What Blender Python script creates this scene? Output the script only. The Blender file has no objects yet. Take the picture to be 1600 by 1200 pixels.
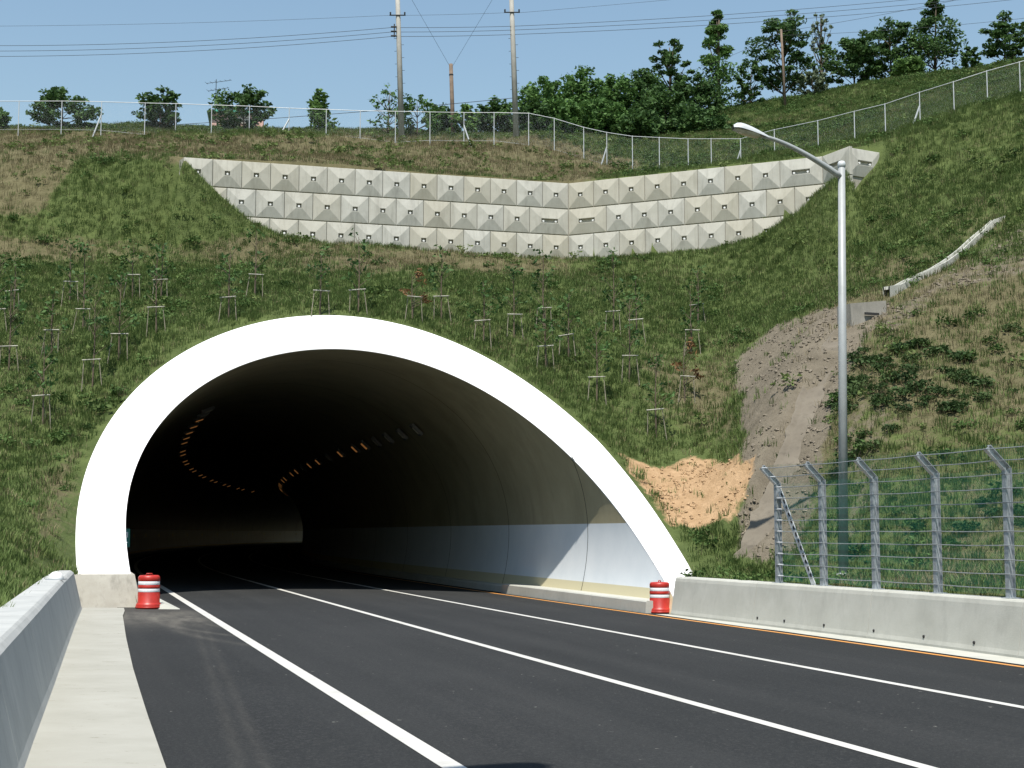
import bpy, math, random
import numpy as np
from mathutils import Vector, Matrix
random.seed(7); RNG = np.random.default_rng(7)
scn = bpy.context.scene; COL = scn.collection

# ------------------------------------------------------------------ camera, sky, sun, exposure
CAM_H = 1.7; FPX = 2300.0; PITCH = math.atan(232 / FPX)
cam_d = bpy.data.cameras.new('camera'); cam = bpy.data.objects.new('camera', cam_d); COL.objects.link(cam)
cam.location = (0, 0, CAM_H); cam.rotation_euler = (math.pi / 2 + PITCH, 0, 0)
cam_d.sensor_width = 36; cam_d.lens = FPX / 1600 * 36; cam_d.clip_end = 6000; cam_d.clip_start = 0.1
scn.camera = cam
LDIR = Vector((0.072, 0.462, -1.0)).normalized()            # the way the sunlight travels
SUN_EL = math.asin(-LDIR.z)
w = bpy.data.worlds.new('World'); scn.world = w; w.use_nodes = True
nt = w.node_tree; bg = nt.nodes['Background']
sky = nt.nodes.new('ShaderNodeTexSky'); sky.sky_type = 'NISHITA'; sky.sun_disc = False
sky.sun_elevation = SUN_EL; sky.sun_rotation = math.atan2(-LDIR.x, -LDIR.y)
sky.air_density = 1.8; sky.dust_density = 0.6; sky.ozone_density = 4.0; sky.altitude = 0
nt.links.new(sky.outputs[0], bg.inputs[0]); bg.inputs[1].default_value = 0.085
sl = bpy.data.lights.new('sun', 'SUN'); sl.energy = 4.6; sl.angle = math.radians(0.53); sl.color = (1.0, 0.955, 0.88)
so = bpy.data.objects.new('sun', sl); COL.objects.link(so); so.rotation_euler = LDIR.to_track_quat('-Z', 'Y').to_euler(); so.location = (0, -20, 60)
vs = scn.view_settings; vs.view_transform = 'Standard'; vs.look = 'None'; vs.gamma = 1; vs.use_curve_mapping = False; vs.exposure = 0.66

# ------------------------------------------------------------------ coordinates
_c, _s = math.cos(PITCH), math.sin(PITCH)
def at(px, py, Y):                       # a point seen at photograph pixel px,py at distance Y ahead of the camera
    x = (px - 800) / FPX; u = (600 - py) / FPX
    r = (x, _c - u * _s, _s + u * _c); t = Y / r[1]
    return (r[0] * t, Y, CAM_H + r[2] * t)
def project(P):
    P = np.asarray(P, float); z = P[..., 2] - CAM_H
    dd = np.maximum(P[..., 1] * _c + z * _s, 0.5); u = -P[..., 1] * _s + z * _c
    return 800 + FPX * P[..., 0] / dd, 600 - FPX * u / dd
PHI = math.radians(-16.506)
DX, DY = math.sin(PHI), math.cos(PHI); PX, PY = DY, -DX
S_BEND, R_BEND = 60.0, 494.0
def road_xy(s, n):                       # station along the road, offset to the right -> world (bends right inside the hill)
    s = np.asarray(s, float); n = np.asarray(n, float)
    u = np.maximum(s - S_BEND, 0) / R_BEND; s0 = np.minimum(s, S_BEND)
    sc = s0 + (R_BEND - n) * np.sin(u); nc = n + (R_BEND - n) * (1 - np.cos(u))
    return sc * DX + nc * PX, sc * DY + nc * PY
def to_sn(x, y): return x * DX + y * DY, x * PX + y * PY
def road_z(n): return -0.02 * (np.asarray(n, float) - 1.0)
def rp(s, n, z):
    x, y = road_xy(s, n); return (float(x), float(y), float(z))

# tunnel profile (fitted to the portal outline)
T_NC, T_ZC, T_A, T_B, T_S0, T_K, T_Q, T_T, T_K2 = 7.7131, 1.695, 6.4755, 5.6862, 33.7741, 2.1606, -0.1095, 1.1871, -0.0854
def prof(th, off=0.0):
    C, S = math.cos(th), math.sin(th)
    return T_NC + (T_A + off) * C, T_ZC + ((T_B if S > 0 else T_A) + off) * S
def TO(th): return T_T * (1 - .30 * min(1, max(0, (.40 - th) / .55)))      # rim width, narrower at the fenced foot
def face_s(n, z): return T_S0 + T_K * z + T_Q * (n - T_NC) + T_K2 * z * z

# ------------------------------------------------------------------ mesh + object helpers
class MB:
    def __init__(self): self.v = []; self.f = []; self.m = []
    def add(self, vs_, fs, mi=0):
        o = len(self.v); self.v.extend([tuple(map(float, q)) for q in vs_]); self.f.extend([tuple(i + o for i in f) for f in fs]); self.m.extend([mi] * len(fs)); return self
    def box(self, c, s, rz=0.0, mi=0, M=None):
        vs_ = []
        for dz in (-.5, .5):
            for dy in (-.5, .5):
                for dx in (-.5, .5):
                    p = Vector((dx * s[0], dy * s[1], dz * s[2]))
                    if M is not None: p = M @ p
                    elif rz: p = Matrix.Rotation(rz, 3, 'Z') @ p
                    vs_.append((p.x + c[0], p.y + c[1], p.z + c[2]))
        return self.add(vs_, [(0, 2, 3, 1), (4, 5, 7, 6), (0, 1, 5, 4), (2, 6, 7, 3), (0, 4, 6, 2), (1, 3, 7, 5)], mi)
    def tube(self, pts, rad, k=8, mi=0, cap=True):
        pts = [Vector(p) for p in pts]; n = len(pts)
        if not hasattr(rad, '__len__'): rad = [rad] * n
        vs_ = []; up = None
        for i, p in enumerate(pts):
            t = (pts[min(i + 1, n - 1)] - pts[max(i - 1, 0)]).normalized()
            if up is None: up = Vector((0, 0, 1)) if abs(t.z) < .9 else Vector((1, 0, 0))
            a = t.cross(up)
            a = a.normalized() if a.length > 1e-5 else t.orthogonal().normalized()
            b = a.cross(t).normalized(); up = b
            for j in range(k):
                q = 2 * math.pi * j / k; vs_.append(p + (a * math.cos(q) + b * math.sin(q)) * rad[i])
        fs = [(i * k + j, i * k + (j + 1) % k, (i + 1) * k + (j + 1) % k, (i + 1) * k + j) for i in range(n - 1) for j in range(k)]
        if cap: fs += [tuple(range(k))[::-1], tuple((n - 1) * k + j for j in range(k))]
        return self.add(vs_, fs, mi)
    def lathe(self, rz, k=24, mi=0, c=(0, 0, 0)):
        vs_ = [(c[0] + r * math.cos(2 * math.pi * j / k), c[1] + r * math.sin(2 * math.pi * j / k), c[2] + z) for r, z in rz for j in range(k)]
        fs = [(i * k + j, i * k + (j + 1) % k, (i + 1) * k + (j + 1) % k, (i + 1) * k + j) for i in range(len(rz) - 1) for j in range(k)]
        return self.add(vs_, fs, mi)
    def strip(self, rows, mi=0, closed=False):   # rows of equal length points -> quads
        k = len(rows[0]); vs_ = [p for r in rows for p in r]
        fs = [(i * k + j, i * k + j + 1, (i + 1) * k + j + 1, (i + 1) * k + j) for i in range(len(rows) - 1) for j in range(k - 1)]
        if closed: fs += [(i * k + k - 1, i * k, (i + 1) * k, (i + 1) * k + k - 1) for i in range(len(rows) - 1)]
        return self.add(vs_, fs, mi)
    def mesh(self, name, mats, smooth=False):
        me = bpy.data.meshes.new(name); me.from_pydata(self.v, [], self.f)
        for m in (mats if isinstance(mats, (list, tuple)) else [mats]): me.materials.append(m)
        me.polygons.foreach_set('material_index', self.m)
        if smooth: me.polygons.foreach_set('use_smooth', [True] * len(self.f))
        me.update(); return me
    def build(self, name, mats, parent=None, smooth=False, loc=None, rot=None):
        return link(name, self.mesh(name, mats, smooth), parent, loc, rot)
def link(name, me, parent=None, loc=None, rot=None):
    o = bpy.data.objects.new(name, me); COL.objects.link(o); o.parent = parent
    if loc is not None: o.location = loc
    if rot is not None: o.rotation_euler = rot
    return o
def tag(o, label, cat, group=None):
    o['label'] = label; o['category'] = cat
    if group: o['group'] = group
    return o
def thing(name, label, cat, loc=(0, 0, 0), rz=0.0, group=None):
    o = bpy.data.objects.new(name, None); COL.objects.link(o); o.location = loc; o.rotation_euler = (0, 0, rz); o.empty_display_size = .2
    return tag(o, label, cat, group)
def kind(o, k): o['kind'] = k; return o
def smooth_by_angle(o, a=35):
    me = o.data; me.polygons.foreach_set('use_smooth', [True] * len(me.polygons))
    try: me.set_sharp_from_angle(angle=math.radians(a))
    except Exception: pass

# ------------------------------------------------------------------ materials
class NT:
    def __init__(self, name):
        self.mat = bpy.data.materials.new(name); self.mat.use_nodes = True; self.t = self.mat.node_tree
        self.b = self.t.nodes['Principled BSDF']; self.out = self.t.nodes['Material Output']; self._pos = None
    def n(self, typ, **kw):
        q = self.t.nodes.new(typ)
        for k, v in kw.items(): setattr(q, k, v)
        return q
    def l(self, a, b): self.t.links.new(a, b)
    def pos(self):
        if self._pos is None: self._pos = self.n('ShaderNodeNewGeometry').outputs['Position']
        return self._pos
    def noise(self, scale, detail=4, rough=.6, vec=None, stretch=None):
        q = self.n('ShaderNodeTexNoise'); q.inputs['Scale'].default_value = scale; q.inputs['Detail'].default_value = detail; q.inputs['Roughness'].default_value = rough
        v = vec or self.pos()
        if stretch:
            m = self.n('ShaderNodeMapping'); m.inputs['Scale'].default_value = stretch; self.l(v, m.inputs['Vector']); v = m.outputs[0]
        self.l(v, q.inputs['Vector']); return q.outputs['Fac']
    def ramp(self, fac, stops):
        q = self.n('ShaderNodeValToRGB'); e = q.color_ramp.elements
        while len(e) < len(stops): e.new(.5)
        for i, (p, c) in enumerate(stops):
            e[i].position = p; e[i].color = (*(c if hasattr(c, '__len__') else (c, c, c)), 1)
        self.l(fac, q.inputs[0]); return q.outputs[0]
    def mix(self, fac, a, b, mode='MIX'):
        q = self.n('ShaderNodeMix', data_type='RGBA', blend_type=mode)
        for sock, v in ((q.inputs[0], fac), (q.inputs[6], a), (q.inputs[7], b)):
            if hasattr(v, 'is_linked') or hasattr(v, 'links'): self.l(v, sock)
            else: sock.default_value = v if not hasattr(v, '__len__') else (*v, 1)
        return q.outputs[2]
    def math(self, op, a, b=0.0, clamp=False):
        q = self.n('ShaderNodeMath', operation=op, use_clamp=clamp)
        for i, v in enumerate((a, b)):
            if hasattr(v, 'links'): self.l(v, q.inputs[i])
            else: q.inputs[i].default_value = v
        return q.outputs[0]
    def attr(self, name):
        return self.n('ShaderNodeAttribute', attribute_name=name).outputs['Fac']
    def rnd(self): return self.n('ShaderNodeObjectInfo').outputs['Random']
    def bump(self, h, strength=.3, dist=.02):
        q = self.n('ShaderNodeBump'); q.inputs['Strength'].default_value = strength; q.inputs['Distance'].default_value = dist
        self.l(h, q.inputs['Height']); self.l(q.outputs[0], self.b.inputs['Normal'])
    def fin(self, col=None, rough=.8, metal=0.0, spec=.3):
        if col is not None:
            if hasattr(col, 'links'): self.l(col, self.b.inputs['Base Color'])
            else: self.b.inputs['Base Color'].default_value = (*col, 1)
        if hasattr(rough, 'links'): self.l(rough, self.b.inputs['Roughness'])
        else: self.b.inputs['Roughness'].default_value = rough
        self.b.inputs['Metallic'].default_value = metal; self.b.inputs['Specular IOR Level'].default_value = spec
        return self.mat
def concrete(name, lo, hi, stain=.5, scale=1.0, stretch=(1, 1, .35), vary=0.0):
    m = NT(name); a = m.noise(1.1 * scale, 6, .65); c = m.ramp(a, [(.3, lo), (.7, hi)])
    st = m.noise(2.2 * scale, 5, .7, stretch=stretch); c = m.mix(m.ramp(st, [(.5, 0.0), (.75, stain)]), c, tuple(x * .55 for x in lo))
    g = m.noise(45 * scale, 3, .6); c = m.mix(m.math('MULTIPLY', g, .22), c, tuple(x * .6 for x in lo))
    if vary: c = m.mix(m.math('MULTIPLY', m.rnd(), vary), c, (lo[0] * .95, lo[1] * .86, lo[2] * .68))
    m.bump(m.noise(30 * scale, 5, .6), .25, .01); return m.fin(c, .88)
def plain(name, col, rough=.6, metal=0.0, var=.12, scale=6.0, spec=.3):
    m = NT(name); n = m.noise(scale, 5, .6); c = m.ramp(n, [(.3, tuple(x * (1 - var) for x in col)), (.7, tuple(min(1, x * (1 + var)) for x in col))])
    return m.fin(c, rough, metal, spec)
def leaf_mat(name, c1, c2, trans=.25):
    m = NT(name); n = m.noise(.9, 4, .7); f = m.math('ADD', m.math('MULTIPLY', n, .9), m.math('MULTIPLY', m.n('ShaderNodeNewGeometry').outputs['Random Per Island'], .35))
    c = m.ramp(f, [(.35, c1), (.85, c2)]); m.fin(c, .65, 0, .2)
    tr = m.n('ShaderNodeBsdfTranslucent'); m.l(c, tr.inputs['Color']); mx = m.n('ShaderNodeMixShader'); mx.inputs[0].default_value = trans
    m.l(m.b.outputs[0], mx.inputs[1]); m.l(tr.outputs[0], mx.inputs[2]); m.l(mx.outputs[0], m.out.inputs[0]); return m.mat
def mesh_wire(name, col, pitch, wire, metal=0.0, rough=.5):
    m = NT(name); uv = m.n('ShaderNodeUVMap').outputs[0]; sp = m.n('ShaderNodeSeparateXYZ'); m.l(uv, sp.inputs[0])
    d1 = m.math('FRACT', m.math('DIVIDE', m.math('ADD', sp.outputs[0], sp.outputs[1]), pitch)); d2 = m.math('FRACT', m.math('DIVIDE', m.math('SUBTRACT', sp.outputs[0], sp.outputs[1]), pitch))
    k = m.math('MAXIMUM', m.math('LESS_THAN', d1, wire), m.math('LESS_THAN', d2, wire)); m.fin(col, rough, metal); m.l(k, m.b.inputs['Alpha']); return m.mat

M = {}
def asphalt():
    m = NT('asphalt'); big = m.noise(.25, 4, .6); c = m.ramp(big, [(.3, (.020, .0215, .022)), (.7, (.027, .0285, .029))])
    mp = m.n('ShaderNodeMapping'); mp.inputs['Rotation'].default_value = (0, 0, PHI); m.l(m.pos(), mp.inputs['Vector']); rv = mp.outputs[0]
    uvn = m.noise(1.0, 5, .65, rv, (1.1, .035, 1)); c = m.mix(m.ramp(uvn, [(.42, 0.0), (.72, .6)]), c, (.037, .038, .0375))
    uv2 = m.noise(1.0, 4, .7, rv, (.35, .012, 1)); c = m.mix(m.ramp(uv2, [(.3, .45), (.55, 0.0)]), c, (.014, .015, .0155))
    g = m.noise(26, 4, .75); c = m.mix(m.ramp(g, [(.5, 0.0), (.72, .7)]), c, (.062, .062, .060))
    g2 = m.noise(60, 3, .6); c = m.mix(m.ramp(g2, [(.3, .7), (.5, 0.0)]), c, (.008, .008, .009))
    spk = m.noise(9, 2, .5); c = m.mix(m.ramp(spk, [(.755, 0.0), (.77, .8)]), c, (.22, .21, .19))
    dust = m.attr('dust'); sw = m.noise(1.6, 6, .75, rv, (1.4, .35, 1)); c = m.mix(m.math('MULTIPLY', dust, m.ramp(sw, [(.3, .15), (.7, 1.0)])), c, (.16, .148, .125))
    m.bump(m.noise(60, 4, .7), .5, .006); return m.fin(c, .9, 0, .12)
M['asphalt'] = asphalt()
def paint_mat(name, col, wear):
    m = NT(name); g = m.noise(40, 5, .75); c = m.mix(m.ramp(g, [(.55, 0.0), (.8, .6)]), col, tuple(x * .5 for x in col)); d = m.noise(1.2, 5, .7)
    c = m.mix(m.ramp(d, [(.45, 0.0), (.8, wear)]), c, (.25, .24, .22)); return m.fin(c, .6)
M['paint_white'] = paint_mat('paint_white', (.50, .49, .455), .5); M['paint_orange'] = paint_mat('paint_orange', (.58, .25, .05), .3)
M['concrete'] = concrete('concrete', (.37, .37, .325), (.47, .47, .42), .35)
M['concrete_bank'] = concrete('concrete_bank', (.34, .35, .34), (.44, .445, .425), .4)
M['concrete_footing'] = concrete('concrete_footing', (.33, .31, .26), (.46, .44, .38), .8, 1.6)
M['concrete_panel'] = concrete('concrete_panel', (.385, .38, .34), (.50, .495, .45), .62, 1.6, (1, 1, .13), .45)
def pavement():
    m = NT('pavement'); c = m.ramp(m.noise(.9, 6, .65), [(.3, (.26, .258, .222)), (.7, (.325, .322, .285))])
    x = m.noise(1.0, 7, .8, stretch=(2.2, 5.0, 1)); c = m.mix(m.ramp(x, [(.60, 0.0), (.66, .85)]), c, (.13, .115, .075))
    c = m.mix(m.math('MULTIPLY', m.noise(50, 3, .6), .25), c, (.35, .33, .28)); m.bump(m.noise(40, 5, .7), .3, .01); return m.fin(c, .9)
M['pavement'] = pavement()
def portal_white():
    m = NT('portal_white'); c = m.ramp(m.noise(.6, 5, .6), [(.3, (.80, .80, .79)), (.7, (.86, .86, .85))])
    sp = m.n('ShaderNodeSeparateXYZ'); m.l(m.pos(), sp.inputs[0]); low = m.math('SUBTRACT', 1.0, m.math('DIVIDE', m.math('SUBTRACT', sp.outputs[2], .7), 1.2), True)
    c = m.mix(m.math('MULTIPLY', low, m.ramp(m.noise(4.5, 6, .75), [(.56, 0.0), (.7, .9)])), c, (.28, .27, .22))
    m.bump(m.noise(5, 4, .6), .08, .02); return m.fin(c, .6)
M['portal_white'] = portal_white()
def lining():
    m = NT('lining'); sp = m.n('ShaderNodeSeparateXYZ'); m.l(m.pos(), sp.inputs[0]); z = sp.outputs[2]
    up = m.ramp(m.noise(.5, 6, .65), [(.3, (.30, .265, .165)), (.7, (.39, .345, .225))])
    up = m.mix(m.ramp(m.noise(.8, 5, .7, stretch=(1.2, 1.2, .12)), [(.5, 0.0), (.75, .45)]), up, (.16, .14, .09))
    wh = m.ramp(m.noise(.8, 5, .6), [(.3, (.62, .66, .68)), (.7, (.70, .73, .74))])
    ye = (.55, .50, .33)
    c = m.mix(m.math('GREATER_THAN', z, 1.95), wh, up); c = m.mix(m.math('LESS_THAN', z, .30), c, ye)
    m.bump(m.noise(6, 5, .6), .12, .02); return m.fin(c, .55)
M['lining'] = lining()
M['galv'] = plain('galvanised_steel', (.40, .43, .45), .5, .55, .2, 9)
M['galv_white'] = plain('white_steel', (.48, .50, .51), .5, .1, .1, 7)
M['lamp_grey'] = plain('lamp_grey', (.30, .315, .315), .5, .1, .1, 3)
M['lamp_head'] = plain('lamp_head', (.52, .54, .55), .4, .1, .08, 4)
M['glass'] = plain('lamp_glass', (.40, .37, .30), .15, 0, .2, 5, .5)
M['drum_red'] = plain('drum_red', (.36, .024, .016), .42, 0, .18, 9, .4)
M['drum_white'] = plain('drum_white', (.72, .73, .74), .45, 0, .08, 22, .4)
M['wire'] = plain('wire', (.30, .32, .33), .5, .5)
M['cable'] = plain('cable', (.045, .05, .055), .7)
M['dark'] = plain('dark', (.03, .03, .03), .8)
M['anchor'] = plain('anchor_cap', (.72, .72, .70), .5)
M['pole'] = plain('pole_concrete', (.33, .32, .29), .85, 0, .15, 2)
M['pole_wood'] = plain('pole_wood', (.16, .12, .09), .9, 0, .25, 4)
M['timber'] = plain('timber', (.20, .18, .135), .85, 0, .4, 8)
M['bark'] = plain('bark', (.11, .085, .06), .9, 0, .3, 8)
M['leaf_dark'] = leaf_mat('leaf_dark', (.026, .062, .020), (.080, .150, .042))
M['leaf_mid'] = leaf_mat('leaf_mid', (.042, .098, .025), (.11, .205, .053))
M['leaf_light'] = leaf_mat('leaf_light', (.055, .115, .030), (.14, .235, .065))
M['leaf_pale'] = leaf_mat('leaf_pale', (.085, .12, .07), (.18, .22, .13))
M['leaf_rust'] = leaf_mat('leaf_rust', (.10, .06, .03), (.22, .12, .05))
M['chainlink'] = mesh_wire('chain_link', (.50, .54, .56), .06, .016, .2)
M['green_net'] = mesh_wire('green_net', (.015, .22, .15), .055, .115)
def lamp_lit():
    m = NT('lamp_lit'); m.fin((.8, .4, .15)); m.b.inputs['Emission Color'].default_value = (1.0, .42, .12, 1); m.b.inputs['Emission Strength'].default_value = .09; return m.mat
M['lamp_lit'] = lamp_lit()
M['reflector'] = plain('reflector', (.75, .62, .25), .3)
def hill_mat():
    m = NT('hillside'); soil = m.attr('soil'); dry = m.attr('dry'); sand = m.attr('sand')
    g = m.ramp(m.noise(1.3, 6, .7), [(.3, (.050, .070, .023)), (.7, (.098, .126, .042))])
    d = m.ramp(m.noise(2.2, 6, .75), [(.3, (.078, .072, .036)), (.7, (.140, .126, .070))])
    so_ = m.ramp(m.noise(1.5, 7, .75, stretch=(1, 1, .4)), [(.3, (.105, .090, .066)), (.7, (.185, .160, .120))])
    sa = m.ramp(m.noise(2.5, 6, .7), [(.3, (.28, .180, .095)), (.7, (.42, .285, .165))])
    nz = m.noise(3.0, 5, .7)
    def msk(a): return m.ramp(m.math('ADD', a, m.math('MULTIPLY', m.math('SUBTRACT', nz, .5), .9)), [(.4, 0.0), (.6, 1.0)])
    c = m.mix(msk(dry), g, d); c = m.mix(msk(soil), c, so_); c = m.mix(msk(sand), c, sa)
    m.bump(m.noise(4, 7, .75), .8, .12); return m.fin(c, .95, 0, .1)
M['hill'] = hill_mat()
M['ground'] = plain('ground', (.09, .10, .045), .95, 0, .3, .4)
def grass_mat(name, c1, c2, c3, trans=.3):
    m = NT(name); f = m.math('ADD', m.math('MULTIPLY', m.noise(.35, 5, .7), .8), m.math('MULTIPLY', m.rnd(), .35))
    c = m.ramp(f, [(.35, c1), (.58, c2), (.85, c3)]); m.fin(c, .7, 0, .15)
    tr = m.n('ShaderNodeBsdfTranslucent'); m.l(c, tr.inputs['Color']); mx = m.n('ShaderNodeMixShader'); mx.inputs[0].default_value = trans
    m.l(m.b.outputs[0], mx.inputs[1]); m.l(tr.outputs[0], mx.inputs[2]); m.l(mx.outputs[0], m.out.inputs[0]); return m.mat
M['grass'] = grass_mat('grass', (.070, .106, .030), (.112, .164, .048), (.168, .208, .076))
M['grass_dry'] = grass_mat('grass_dry', (.125, .105, .055), (.20, .168, .095), (.30, .255, .15), .2)
M['shrub'] = grass_mat('shrub', (.026, .050, .018), (.045, .080, .026), (.075, .11, .040), .2)
M['weed'] = grass_mat('weed', (.042, .078, .022), (.070, .125, .034), (.105, .165, .050), .2)

# ------------------------------------------------------------------ boundary of the cutting: left barrier back, portal rim, right barrier back
LBS = np.array([-60, -10, 0, 11.3, 13.9, 17, 20.8, 27.8, 34.2]); LBN = np.array([-.55, -.5, -.42, -.28, -.22, -.15, -.07, .08, .24])
def lb_n(s): return np.interp(s, LBS, LBN)
def edge_n(s): return np.interp(s, [-60, 0, 11.1, 14.3, 18.9, 24.5, 31, 33.4], [.6, .64, .68, .70, .75, .85, 1.0, 1.12])
RB_N = 14.2
def rb_n(s): return np.interp(s, [-60, 23.7, 28.2, 32.7, 36], [14.2, 14.2, 13.93, 13.63, 13.5])
LB_TOP = .86; RB_TOP = .64
bpts = []
for s in np.linspace(-60, 33.6, 90): bpts.append((s, float(lb_n(s)) - .62, LB_TOP - .12))
TH = np.linspace(math.pi + math.asin(.95 / (T_A + T_T)), -math.asin(1.05 / (T_A + T_T)), 130)
for th in TH:
    n, z = prof(th, TO(th)); bpts.append((face_s(n, z), n, z - .02))
for s in np.linspace(33.0, -60, 90): bpts.append((s, float(rb_n(s)) + .62, RB_TOP - .10))
BP = np.array([rp(s, n, z) for s, n, z in bpts])
def in_cut(x, y):
    inside = np.zeros(x.shape, bool); P = BP; j = len(P) - 1
    for i in range(len(P)):
        cnd = ((P[i, 1] > y) != (P[j, 1] > y)); den = P[j, 1] - P[i, 1]
        if abs(den) > 1e-9: inside ^= cnd & (x < (P[j, 0] - P[i, 0]) * (y - P[i, 1]) / den + P[i, 0])
        j = i
    return inside

# ------------------------------------------------------------------ retaining wall line
WALL_Z = 17.72; PH = 1.225; PW = 1.24
def at_z(px, py, z):
    x = (px - 800) / FPX; u = (600 - py) / FPX; rz = _s + u * _c; t = (z - CAM_H) / rz
    return (x * t, (_c - u * _s) * t)
WL = np.array(at_z(287, 245, WALL_Z)); WC = np.array(at_z(888, 286, WALL_Z)); WR = np.array(at_z(1285, 243.5, WALL_Z))
WE = np.array(at_z(1323, 229, WALL_Z)); WF = np.array((WE[0] + 1.6, WE[1] + .9)); W0 = WL + np.array((-.35, .5))
print('WALL', WL, WC, WR, WE)

# ------------------------------------------------------------------ terrain
LOW = [(-10, 930, 20), (30, 905, 26), (90, 880, 31), (0, 830, 31), (60, 760, 37), (110, 830, 35.5), (100, 700, 40), (0, 640, 42), (60, 600, 44.5), (140, 640, 43.5), (0, 500, 51), (100, 500, 51), (200, 500, 51),
 (260, 510, 50.2), (0, 430, 57), (200, 430, 57), (350, 430, 56.5), (0, 385, 61), (150, 385, 61), (300, 385, 61.2), (0, 300, 66), (100, 300, 65), (200, 300, 64), (0, 232, 72), (130, 232, 70), (220, 246, 65),
 (400, 352, 63.2), (440, 370, 63.9), (330, 290, 63.3), (272, 246, 63.4), (250, 247, 63.8), (275, 263, 62.7), (235, 262, 63.3), (290, 275, 62.6), (500, 450, 52.5), (500, 410, 59), (500, 388, 64), (700, 398, 65.6), (890, 407, 67.0), (1050, 401, 65.2), (1180, 376, 63.5), (1240, 340, 62.9), (1283, 300, 62.3),
 (700, 450, 54.5), (900, 450, 57), (1000, 450, 58), (800, 520, 50), (900, 560, 48.5), (1000, 560, 49), (1000, 650, 46), (950, 640, 46.3), (1030, 700, 44.8), (1080, 750, 42.8), (1050, 780, 42.3), (1090, 830, 39.8), (1120, 865, 38),
 (1345, 248, 62), (1345, 300, 59.5), (1310, 330, 60.3), (1220, 420, 58.5), (1150, 470, 57), (1100, 500, 55), (1300, 400, 57), (1500, 250, 58), (1600, 165, 60), (1600, 280, 54), (1550, 330, 52.2), (1400, 350, 55.5),
 (1340, 478, 46.5), (1385, 462, 47.5), (1450, 425, 49.5), (1520, 378, 51), (1565, 342, 52), (1290, 470, 50.5), (1210, 530, 48),
 (1600, 420, 46.5), (1500, 480, 44), (1400, 530, 42.2), (1350, 610, 39.6), (1500, 600, 39.3), (1600, 550, 41), (1400, 700, 37.3), (1550, 700, 36), (1600, 800, 33), (1450, 800, 34.3), (1350, 800, 35.8), (1260, 850, 36.3),
 (1600, 890, 29.5), (1400, 880, 32.5), (1250, 893, 35.3), (1315, 905, 34.4), (1180, 580, 44.5), (1175, 660, 41.8), (1195, 760, 39.2), (1160, 850, 37.7), (1255, 620, 42.2), (1260, 740, 38.8),
 (1120, 570, 50.5), (1125, 650, 47), (1130, 720, 43.8), (-400, 600, 43), (-400, 300, 66), (-350, 800, 32), (1900, 200, 52), (1900, 400, 42), (1900, 650, 32), (1900, 820, 25)]
UP = [(290, 242, 63.6), (450, 250, 65), (600, 261, 66.3), (740, 271, 67.4), (888, 282, 69), (1000, 271, 67.6), (1150, 254, 65.6), (1285, 240, 64), (1325, 226, 62.4), (1345, 243, 62.6),
 (0, 232, 72), (0, 207, 78), (150, 206, 78), (300, 209, 78), (450, 213, 78), (600, 216, 78), (700, 219, 79), (790, 213, 80), (830, 214, 79), (912, 243, 76.5), (990, 262, 74), (1075, 262, 72.5), (1160, 250, 70.5),
 (1210, 246, 68.5), (1278, 231, 66.5), (1335, 220, 65), (1383, 207, 64), (1437, 190, 63), (1490, 172, 62), (1542, 156, 61.5), (1593, 142, 61), (-400, 210, 78),
 (850, 215, 88), (950, 213, 86), (1050, 205, 88), (1150, 165, 99), (1150, 205, 86), (1300, 145, 98), (1300, 190, 82), (1450, 118, 95), (1450, 150, 80), (1600, 98, 90), (1000, 205, 100), (1900, 60, 80),
 (100, 215, 95), (400, 220, 95), (700, 222, 95)]
lowp = [at(*q) for q in LOW]; upp = [at(*q) for q in UP]
for i in range(0, len(BP), 4): lowp.append(tuple(BP[i]))
for th in TH[6:-6:8]:
    n, z = prof(th, T_T + 1.6); s = face_s(n, z); lowp.append(rp(s + 1.2, n, prof(th, T_T)[1] + .75))
for s in (-45, -20, 0, 12):
    lowp += [rp(s, -5, 1.6), rp(s, -14, 5.0), rp(s, 20, 2.0), rp(s, 28, 5.5), rp(s, 42, 11)]
lowp += [(-80, 60, 20), (-110, 20, 14), (90, 50, 30), (110, 10, 20)]
upp += [(-100, 80, 24), (-100, 160, 26), (0, 160, 28), (100, 160, 34), (100, 80, 34), (-100, 300, 24), (100, 300, 30), (0, 260, 26)]
def tps(pts, lam):
    P = np.array(pts); n = len(P); d = np.hypot(P[:, None, 0] - P[None, :, 0], P[:, None, 1] - P[None, :, 1])
    K = np.where(d > 0, d * d * np.log(np.maximum(d, 1e-9)), 0) + lam * np.eye(n); Q = np.c_[np.ones(n), P[:, :2]]
    A = np.block([[K, Q], [Q.T, np.zeros((3, 3))]]); sol = np.linalg.solve(A, np.r_[P[:, 2], 0, 0, 0])
    def ev(x, y):
        out = np.zeros(x.size); xf, yf = x.ravel(), y.ravel()
        for i in range(0, x.size, 20000):
            a, b = xf[i:i + 20000], yf[i:i + 20000]; r = np.hypot(a[:, None] - P[None, :, 0], b[:, None] - P[None, :, 1])
            out[i:i + 20000] = np.where(r > 0, r * r * np.log(np.maximum(r, 1e-9)), 0) @ sol[:n] + sol[n] + sol[n + 1] * a + sol[n + 2] * b
        return out.reshape(x.shape)
    return ev
f_low, f_up = tps(lowp, 1.5), tps(upp, 4.0)
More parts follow.
